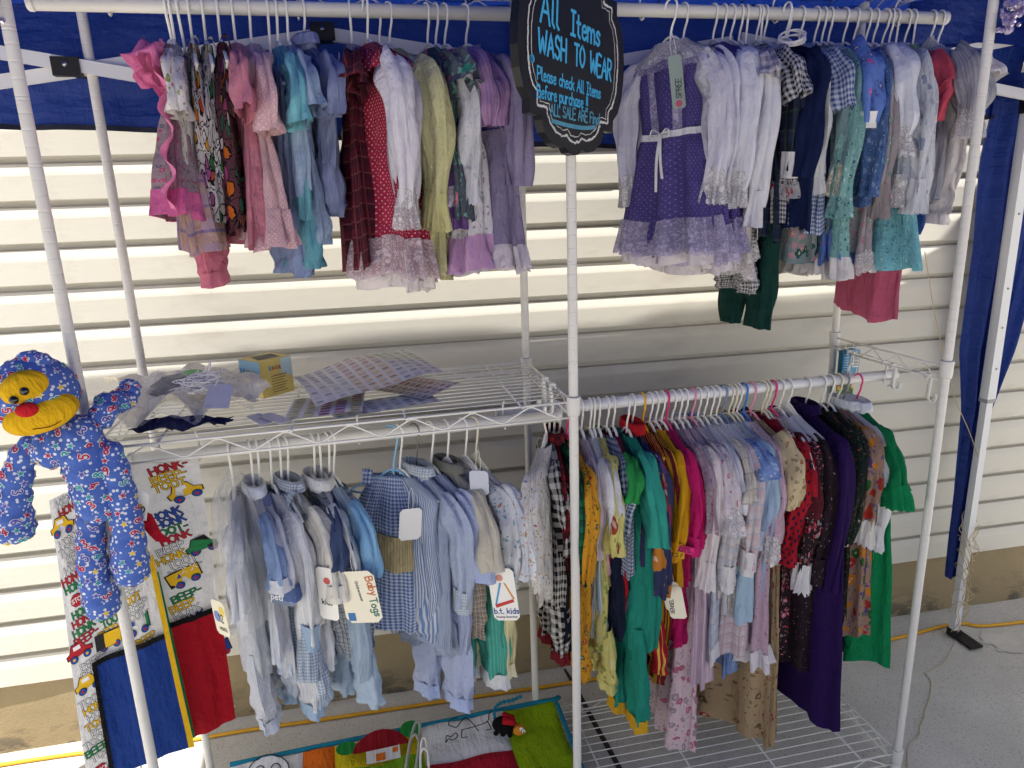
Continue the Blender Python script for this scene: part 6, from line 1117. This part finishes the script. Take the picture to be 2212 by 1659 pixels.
for i in range(150):
    a = i * .35; z = .40 - .36 * (i / 150) + .05 * math.sin(i * .33); r_ = .020 + .007 * abs(rg.normal()); P.append((r_ * math.cos(a), r_ * math.sin(a) - .004, z))
mb = MB(); tube(mb, smooth_path(P, 4), .0013, 5); mb.build('strand', TWN, tw)
for k in range(3):
    mb = MB(); P = [(rg.normal(0, .016), -.024 + rg.normal(0, .005), .40 - .4 * i / 9) for i in range(10)]; tube(mb, smooth_path(P, 6), .0013, 5); mb.build('strand', TWN, tw)
mb = MB(); tube(mb, smooth_path([(x, y, floor_z(y) + .003) for x, y in ((1.50, .38), (1.45, .345), (1.364, .295), (1.285, .275), (1.272, .268), (1.262, .235), (1.235, .205), (1.19, .165), (1.135, .125), (1.13, .115), (1.085, .085), (1.06, .06), (1.01, .04), (.975, .01), (.925, -.05))], 8), .0013, 5); tag(mb.build('floor_twine', TWN), 'wavy strand of jute twine trailing across the concrete', 'twine')
BEAD = NB('lilac_crystal'); BEAD.set(BEAD.b, 'Base Color', lin('b9a6d6')); BEAD.set(BEAD.b, 'Roughness', .08); BEAD.set(BEAD.b, 'Transmission Weight', .55); BEAD.set(BEAD.b, 'Specular IOR Level', .8)
def beads(lab, loc, n, ex, seed):
    o = thing('bead_garland', lab, 'beads', loc, group='lilac bead garlands at the top of the posts'); r = np.random.default_rng(seed)
    mb0 = MB(); lathe(mb0, [(0, -.0075), (.0065, -.003), (.0075, .002), (.004, .0065), (0, .0072)], seg=6); b0 = mb0.build('bead', BEAD.m, o, smooth=False); first = True
    for i in range(n):
        b = b0 if first else bpy.data.objects.new('bead', b0.data)
        if not first: COL.objects.link(b); b.parent = o
        first = False; t = r.uniform(0, 1); b.location = (r.normal(0, ex * (1 - .6 * t)) + .022 * (1 - t), -.016 + r.normal(0, .008), -.10 * t + .04); b.rotation_euler = tuple(r.uniform(0, 3, 3)); sc = r.uniform(.6, 1.15); b.scale = (sc, sc, sc)
beads('lilac crystal bead garland on the right front post', (WR + .012, DY - .008, 1.868), 60, .021, 1); beads('lilac crystal bead garland on the left front post', (WL - .008, -.012, 1.86), 26, .014, 2)
mb = MB(); P = []
for i in range(90): a = i * .7; P.append((.028 * math.cos(a) * (1 + .12 * math.sin(i * .9)), .018 * math.sin(a) + .004 * math.sin(i * 1.7), .015 * math.sin(a + .5) + .006 * math.sin(i * .37)))
tube(mb, smooth_path(P, 3), .0011, 5); o = mb.build('coiled_cord', plain('e9e7ea', rough=.8)); o.location = (.530, .105, 1.823); tag(o, 'coil of thin white cord on the shoulder of the navy coat', 'cord')
